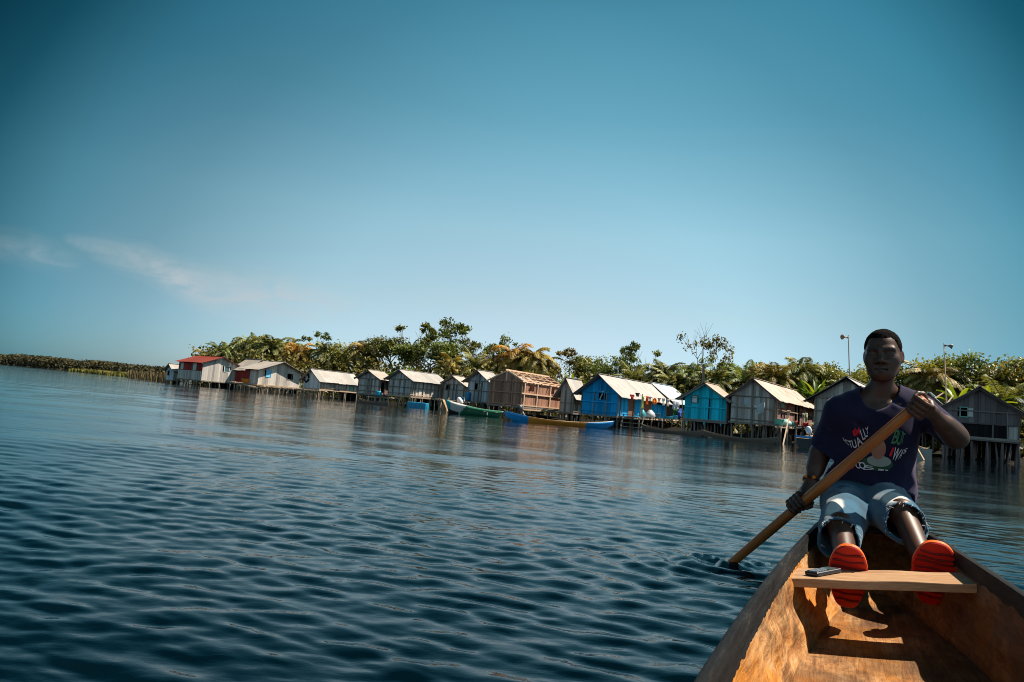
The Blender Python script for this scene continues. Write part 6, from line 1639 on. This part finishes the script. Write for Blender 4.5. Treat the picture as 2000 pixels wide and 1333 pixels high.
# ---- denim shorts
st = Field(np.array([HIP_R, HIP_L, KN_R, KN_L, PV]).min(0) - .22, np.array([HIP_R, HIP_L, KN_R, KN_L, PV]).max(0) + .2, .0046)
a_, b_ = LR(PV - up_ * .01, .075); st.cone(a_, b_, .108, .112, .04); st.cone(PV + up_ * .05 - rt_ * .05, PV + up_ * .05 + rt_ * .05, .105, .105, .04)
LEG = []
for Hp, K in ((HIP_R, KN_R), (HIP_L, KN_L)):
    v = (K - Hp) / np.linalg.norm(K - Hp); e = K + v * .068 - up_ * .030; LEG.append((Hp, e, v))
    st.cone(Hp, e, .098, .071, .035, flat=None); st.cone(Hp - up_ * .02, e - up_ * .020, .085, .062, .03)
def cut_shorts(a, g):
    wob = (vnoise(g * 14.) - .5) * .009 + (vnoise(g * np.array([40., 12., 40.])) - .5) * .004
    a = a + wob
    cr = (HIP_R + HIP_L) / 2 + fwd * .11 + up_ * .03
    for k in range(6):
        for s_, (Hp, e, v) in ((-1, LEG[0]), (1, LEG[1])):
            p = cr + rt_ * s_ * .012 - up_ * (.012 * k); q = Hp + v * (.10 + .045 * k) + rt_ * s_ * (.05) + up_ * (.085 - .02 * k)
            a = a + fold(g, p, q, .0095, .011) - fold(g, p + up_ * .018, q + up_ * .018, .0095, .008)
    shell = np.maximum(a, -(a + .0075))
    for Hp, e, v in LEG:
        s_ = (g - e) @ v; per = np.linalg.norm((g - Hp) - ((g - Hp) @ v)[..., None] * v, axis=-1)
        rag = (vnoise(g * 26.) - .5) * .045 + (vnoise(g * 90.) - .5) * .018 - .055 * np.clip((e[2] - g[..., 2]) / .07, 0, 1) + .02 * np.clip((g[..., 2] - e[2]) / .07, 0, 1)
        shell = np.maximum(shell, np.where((per < .13) & (((g - Hp) @ v) > .12), s_ + rag, -1.))
    return shell
st.shell(cut_shorts)
def fade_attr(V):
    f = np.zeros(len(V)); n = vnoise(V * 34.) * .5 + vnoise(V * 90.) * .3
    def on(px, py):
        dv = nv((at(px, py, 3) - EYE).normalized()); w = V - nv(EYE); k = w @ dv; r = np.linalg.norm(w - k[:, None] * dv, axis=1); i = np.where(r < .008)[0]
        return V[i[np.argmin(k[i])]] if len(i) else nv(at(px, py, 2.7))
    for c, r, L_ in ((on(1629, 985), (.034, .105, .055), LEG[0]), (on(1748, 966), (.046, .075, .05), LEG[1])):
        Hp, e, v = L_; l = V - c; al = l @ v; sd = np.cross(v, up_); sd /= np.linalg.norm(sd); x = l @ sd; z = l @ np.cross(sd, v)
        q = np.sqrt((x / r[0]) ** 2 + (al / r[1]) ** 2 + (z / .09) ** 2); f = np.maximum(f, np.clip((1.12 - q) * 3.2 + (n - .4) * 1.6, 0, 1))
    return {'fade': f, 'tone': np.full(len(V), .5)}
M_DENIM = mat_cloth('washed denim', (.018, .085, .145), .85, 420, .4, (.60, .57, .53))
skin_obj('denim_shorts', st, M_DENIM, 1, fade_attr)
M_THREAD = mat_simple('white threads', (.62, .60, .56), .9, .1)
# frayed white threads at the hems
for Hp, e, v in LEG:
    q = MB(); rr_ = random.Random(int(e[0] * 1000))
    sd = np.cross(v, up_); sd /= np.linalg.norm(sd); uv = np.cross(sd, v)
    for i in range(26):
        a = rr_.uniform(-2.2, 2.2); rad = .070 + rr_.uniform(-.004, .004); p = Vector(e + (sd * sin(a) + uv * cos(a)) * rad - v * (.012 + .02 * cos(a))) - man.location
        pts = [p]; dd = Vector(v * .6 + up_ * rr_.uniform(-.9, .1) + sd * rr_.uniform(-.6, .6)).normalized()
        for k in range(4): dd = (dd + Vector((rr_.gauss(0, .35), rr_.gauss(0, .35), rr_.gauss(-.15, .3)))).normalized(); pts.append(pts[-1] + dd * rr_.uniform(.003, .007))
        q.tube(pts, [.0009, .0008, .0007, .0006, .0004], 4, .9)
    q.build('frayed_hem', M_THREAD, man)
# ---- sandals
def sandal(toe, heel, wide):
    v = toe - heel; L_ = np.linalg.norm(v); v = v / L_; bk = nv(bA); bk = bk - (bk @ v) * v; bk /= np.linalg.norm(bk); sd = np.cross(v, bk); sd *= np.sign(sd @ nv(RT)) or 1
    bm = bmesh.new(); ring = []
    N_ = 56; pts = []
    for i in range(N_):
        a = 2 * pi * i / N_; yy = .5 + .5 * sin(a); w = (.047 + (wide - .047) * min(1, max(0, (yy - .15) / .5)) ** .8); c_ = cos(a)
        xx = w * (1 if c_ > 0 else -1) * abs(c_) ** (.82 if sin(a) > 0 else .6); yv = (.5 + .5 * (1 if sin(a) > 0 else -1) * abs(sin(a)) ** (.97 if sin(a) > 0 else .8)) * (L_ + .03) - .015; pts.append((xx, yv))
    Vs = []; F = []
    def P(x, y, z): return tuple(heel + v * y + sd * x + bk * z - nv(man.location))
    lay = [(.93, -.002), (1.0, .003), (1.0, .017), (.96, .021)]
    cx, cy = 0, L_ / 2
    for sc, z in lay:
        for x, y in pts: Vs.append(P(cx + (x - cx) * sc, cy + (y - cy) * (1 - (1 - sc) * .45), z))
    for k in range(3):
        for i in range(N_): F.append((k * N_ + i, k * N_ + (i + 1) % N_, (k + 1) * N_ + (i + 1) % N_, (k + 1) * N_ + i))
    F.append(tuple(range(N_ - 1, -1, -1))); F.append(tuple(3 * N_ + i for i in range(N_)))
    root = mesh_obj('sandal', Vs, F, None, man, False, {'tone': [.5] * len(Vs)}, [M_SANDAL, M_RIM_LIT], [0] * N_ + [1] * N_ + [0] * N_ + [0, 0])
    # raised treads under the sole, a little uneven
    q = MB(); r_ = random.Random(int(wide * 1e5))
    for j in range(9):
        y = L_ * (.10 + .80 * j / 8) + r_.uniform(-.004, .004); k = [x for x, yy in pts if abs(yy - y) < .012]
        if not k: continue
        w = min(abs(min(k)), abs(max(k))) * .86; n_ = 8; p_ = []
        for i in range(n_ + 1):
            x = -w + 2 * w * i / n_; p_.append(Vector(P(x, y + .0025 * sin(i * .9 + j), -.0022)))
        q.tube(p_, [.0030 + .0022 * r_.random() for _ in p_], 5, r_.uniform(.0, .3))
    q.build('tread', M_SANDALD, root, True)
    q = MB(); a = L_ * .56
    q.tube([Vector(P(-wide * .93, a - .05, .018)), Vector(P(-wide * .7, a - .01, .045)), Vector(P(-.012, a + .04, .062)), Vector(P(.01, a + .05, .06)), Vector(P(wide * .75, a - .01, .045)), Vector(P(wide * .98, a - .05, .018))], [.016, .017, .014, .014, .017, .016], 8, .5, squash=.45)
    q.build('strap', M_SANDAL, root, True)
M_RIM_LIT = mat_simple('orange rubber rim', (.85, .13, .008), .5, .1, 14, .35); M_SANDAL = mat_simple('red rubber', (.46, .010, .003), .55, .45, 16, .35); M_SANDALD = mat_simple('darker red rubber', (.20, .006, .003), .7, .3, 14, .3)  # rim colour carries the sun's glow, painted along the sole edges
sandal(SOLES[0][0], SOLES[0][1], .060); sandal(SOLES[1][0], SOLES[1][1], .066)
# ---- bead bracelet
wc = WR_R + (EL_R - WR_R) * .08; wv = (EL_R - WR_R) / np.linalg.norm(EL_R - WR_R); e1 = np.cross(wv, up_); e1 /= np.linalg.norm(e1); e2 = np.cross(wv, e1)
q = MB(); q2 = MB()
for i in range(18):
    a = 2 * pi * i / 18; p = Vector(wc + (e1 * cos(a) + e2 * sin(a)) * .033) - man.location; tgt = q2 if i % 3 == 0 else q; z_ = 1.45 if i % 3 == 0 else 1.0
    tgt.lathe([(.0005, -.0065 * z_), (.005 * z_, -.004 * z_), (.0068 * z_, 0), (.005 * z_, .004 * z_), (.0005, .0065 * z_)], 8, .5, tuple(p), cap=False)
b_ = q.build('bracelet', mat_simple('black beads', (.012, .010, .010), .3, .1), man, True); q2.build('bead', mat_simple('orange beads', (.75, .16, .01), .35, .1), b_, True)
# ---- the print on the shirt: pressed onto the real cloth surface
bvh = BVHTree.FromPolygons([tuple(v) for v in SV], [tuple(f) for f in SF])
def press(px, py, lift=.0022):
    dv = (at(px, py, 3) - EYE).normalized(); h = bvh.ray_cast(EYE, dv, 6)
    if h[0] is None: return None
    return h[0] - dv * lift
def print_mesh(name, polys, mat, lift=.0022):
    """polys: triangles/quads in photo pixels, already fine; laid on the cloth"""
    vs = []; fs = []
    for poly in polys:
        p = [press(x, y, lift) for x, y in poly]
        if any(k is None for k in p): continue
        c = sum(p, Vector()) / len(p)
        if max((k - c).length for k in p) > .05: continue
        b = len(vs); vs += [k - man.location for k in p]; fs.append(tuple(range(b, b + len(p))))
    return mesh_obj(name, vs, fs, mat, shirt, False, {'tone': [.5] * len(vs)}) if fs else None
def glyph_polys(ch, quad):
    cu = bpy.data.curves.new('g', 'FONT'); cu.body = ch; cu.offset = .012; ob = bpy.data.objects.new('g', cu); COL.objects.link(ob)
    dg = bpy.context.evaluated_depsgraph_get(); me = bpy.data.meshes.new_from_object(ob.evaluated_get(dg)); bpy.data.objects.remove(ob)
    bm = bmesh.new(); bm.from_mesh(me); bmesh.ops.triangulate(bm, faces=bm.faces)
    xs = [v.co.x for v in bm.verts]; ys = [v.co.y for v in bm.verts]; x0, x1, y0, y1 = min(xs), max(xs), min(ys), max(ys)
    bmesh.ops.subdivide_edges(bm, edges=[e for e in bm.edges if e.calc_length() > .25], cuts=2); bmesh.ops.triangulate(bm, faces=bm.faces)
    tl, tr, br, bl_ = [np.array(k, float) for k in quad]; out = []
    for f in bm.faces:
        poly = []
        for v in f.verts:
            u = (v.co.x - x0) / max(1e-6, x1 - x0); w = (v.co.y - y0) / max(1e-6, y1 - y0); p = (bl_ * (1 - u) + br * u) * (1 - w) + (tl * (1 - u) + tr * u) * w; poly.append(tuple(p))
        out.append(poly)
    bm.free(); return out
def Q(ox, oy, sc, *c): return [(ox + x / sc, oy + y / sc) for x, y in c]
A4 = lambda *c: Q(1540, 740, 4.76, *c); B4 = lambda *c: Q(1700, 740, 4.76, *c)
M_PW = mat_simple('white print', (.55, .57, .58), .8, .1); M_PR = mat_simple('red print', (.60, .012, .03), .8, .1); M_PG = mat_simple('green print', (.045, .20, .09), .8, .1)
M_PT = mat_simple('tan print', (.30, .15, .10), .8, .15, 20); M_PWC = mat_simple('pale green print', (.24, .29, .26), .8, .1)
white = []; red = []; green = []
for ch, qd in (('A', A4((494, 540), (514, 545), (532, 596), (514, 578))), ('C', A4((518, 562), (547, 570), (567, 625), (543, 608))), ('T', A4((546, 575), (582, 577), (600, 643), (572, 636))), ('U', A4((584, 572), (620, 566), (640, 642), (602, 648))),
               ('A', A4((622, 558), (658, 532), (694, 602), (646, 634))), ('L', A4((662, 478), (684, 468), (718, 560), (690, 573))), ('L', A4((688, 466), (710, 458), (738, 536), (714, 548))), ('Y', A4((712, 458), (742, 443), (744, 512), (726, 518))),
               ('W', B4((232, 638), (294, 658), (244, 768), (194, 752))), ('A', B4((292, 664), (322, 648), (282, 738), (256, 752))), ('S', B4((316, 655), (352, 640), (326, 690), (300, 702))),
               ('C', A4((612, 790), (660, 770), (672, 832), (640, 840))), ('O', A4((650, 772), (712, 780), (722, 838), (664, 838))), ('S', A4((706, 800), (786, 815), (800, 846), (690, 848))), ('-', A4((835, 838), (885, 842), (885, 856), (835, 854))), ('-', A4((900, 846), (925, 848), (925, 858), (900, 856)))):
    white += glyph_polys(ch, qd)
for ch, qd in (('I', A4((594, 490), (614, 468), (630, 532), (607, 534))), ("'", A4((614, 458), (621, 455), (624, 476), (617, 478))), ('M', A4((619, 470), (658, 446), (668, 520), (634, 530))), ('I', B4((208, 638), (224, 644), (190, 728), (173, 716)))): red += glyph_polys(ch, qd)
for ch, qd in (('B', B4((236, 474), (280, 478), (242, 608), (191, 603))), ('U', B4((275, 483), (306, 488), (280, 622), (238, 612))), ('T', B4((296, 488), (328, 512), (304, 606), (284, 612)))): green += glyph_polys(ch, qd)
def disc(cx, cy, rx, ry, rot=0, n=20, rings=4):
    P = lambda r, a: (cx + rx * r * cos(a) * cos(rot) - ry * r * sin(a) * sin(rot), cy + rx * r * cos(a) * sin(rot) + ry * r * sin(a) * cos(rot)); out = []
    for i in range(rings):
        for k in range(n):
            a, b = 2 * pi * k / n, 2 * pi * (k + 1) / n; r0, r1 = i / rings, (i + 1) / rings
            out.append([P(r0, a), P(r1, a), P(r1, b), P(r0, b)] if i else [P(0, 0), P(r1, a), P(r1, b)])
    return out
print_mesh('print_lettering', white, M_PW, .0030); print_mesh('print_lettering', red, M_PR, .0030); print_mesh('print_lettering', green, M_PG, .0030)
# the printed picture is only hinted at: plain patches of its colours
print_mesh('print_patch', disc(1716, 878, 14.5, 20, .12), M_PT, .0034)
print_mesh('print_patch', disc(1717, 901, 24, 11, .1), M_PWC, .0027)
print_mesh('print_patch', disc(1714, 906, 31, 14, .1), mat_simple('dark green print', (.012, .055, .025), .8, .1), .0020)
print_mesh('print_patch', disc(1662, 912, 6, 4, .0), M_PR, .0026)
# ================================================================== person bending on the laundry deck
def bending_person():
    global man
    F0 = at(1325.5, 821.5, side_d(hK, 1325.5, .9)); keep = man
    man = empty('person', F0, 0, 'small figure in bright blue bending over the tubs on the laundry deck', 'person')
    rt = nv(w_along); bk = nv(w_back); up = np.array([0, 0, 1.]); o = nv(F0)
    P = lambda x, y, z: o + rt * x + bk * y + up * z
    b = Field(P(0, 0, 0) + np.array([-.7, -.7, -.05]), P(0, 0, 0) + np.array([.7, .9, 1.3]), .014)
    for s in (-1, 1):
        b.cone(P(s * .09, .02, .04), P(s * .10, -.01, .30), .040, .052, .03); b.cone(P(s * .10, -.01, .30), P(s * .08, .03, .56), .055, .075, .03); b.cone(P(s * .09, .0, .035), P(s * .10, .13, .025), .034, .03, .02)
        b.cone(P(s * .15, .30, .80), P(s * .17, .40, .60), .040, .034, .02); b.cone(P(s * .17, .40, .60), P(s * .10, .50, .40), .034, .026, .02); b.cone(P(s * .10, .50, .40), P(s * .08, .53, .33), .03, .022, .015)
    b.cone(P(0, .03, .60), P(0, .28, .80), .10, .12, .04); b.cone(P(0, .30, .82), P(0, .40, .86), .05, .045, .03); b.ell(P(0, .47, .85), (.085, .10, .095), None, .02)
    skin_obj('body', b, bpy.data.materials['dark brown skin'], 1, lambda V: {'tone': np.full(len(V), .5), 'warm': np.zeros(len(V))})
    c = Field(P(0, 0, 0) + np.array([-.7, -.7, -.05]), P(0, 0, 0) + np.array([.7, .9, 1.3]), .014)
    c.cone(P(0, .02, .58), P(0, .29, .81), .135, .15, .05); c.cone(P(-.12, .28, .82), P(.12, .28, .82), .085, .085, .04)
    for s in (-1, 1): c.cone(P(s * .14, .29, .81), P(s * .17, .37, .68), .062, .062, .03)
    c.cone(P(0, -.01, .56), P(0, .0, .36), .155, .19, .05)
    skin_obj('wrap_dress', c, mat_cloth('bright blue cotton', (.008, .075, .36)), 1)
    h = Field(P(0, .47, .85) - .2, P(0, .47, .85) + .2, .012); h.ell(P(0, .475, .875), (.093, .105, .09), None, .02)
    skin_obj('hair', h, bpy.data.materials['short black hair'], 0)
    man = keep
bending_person()
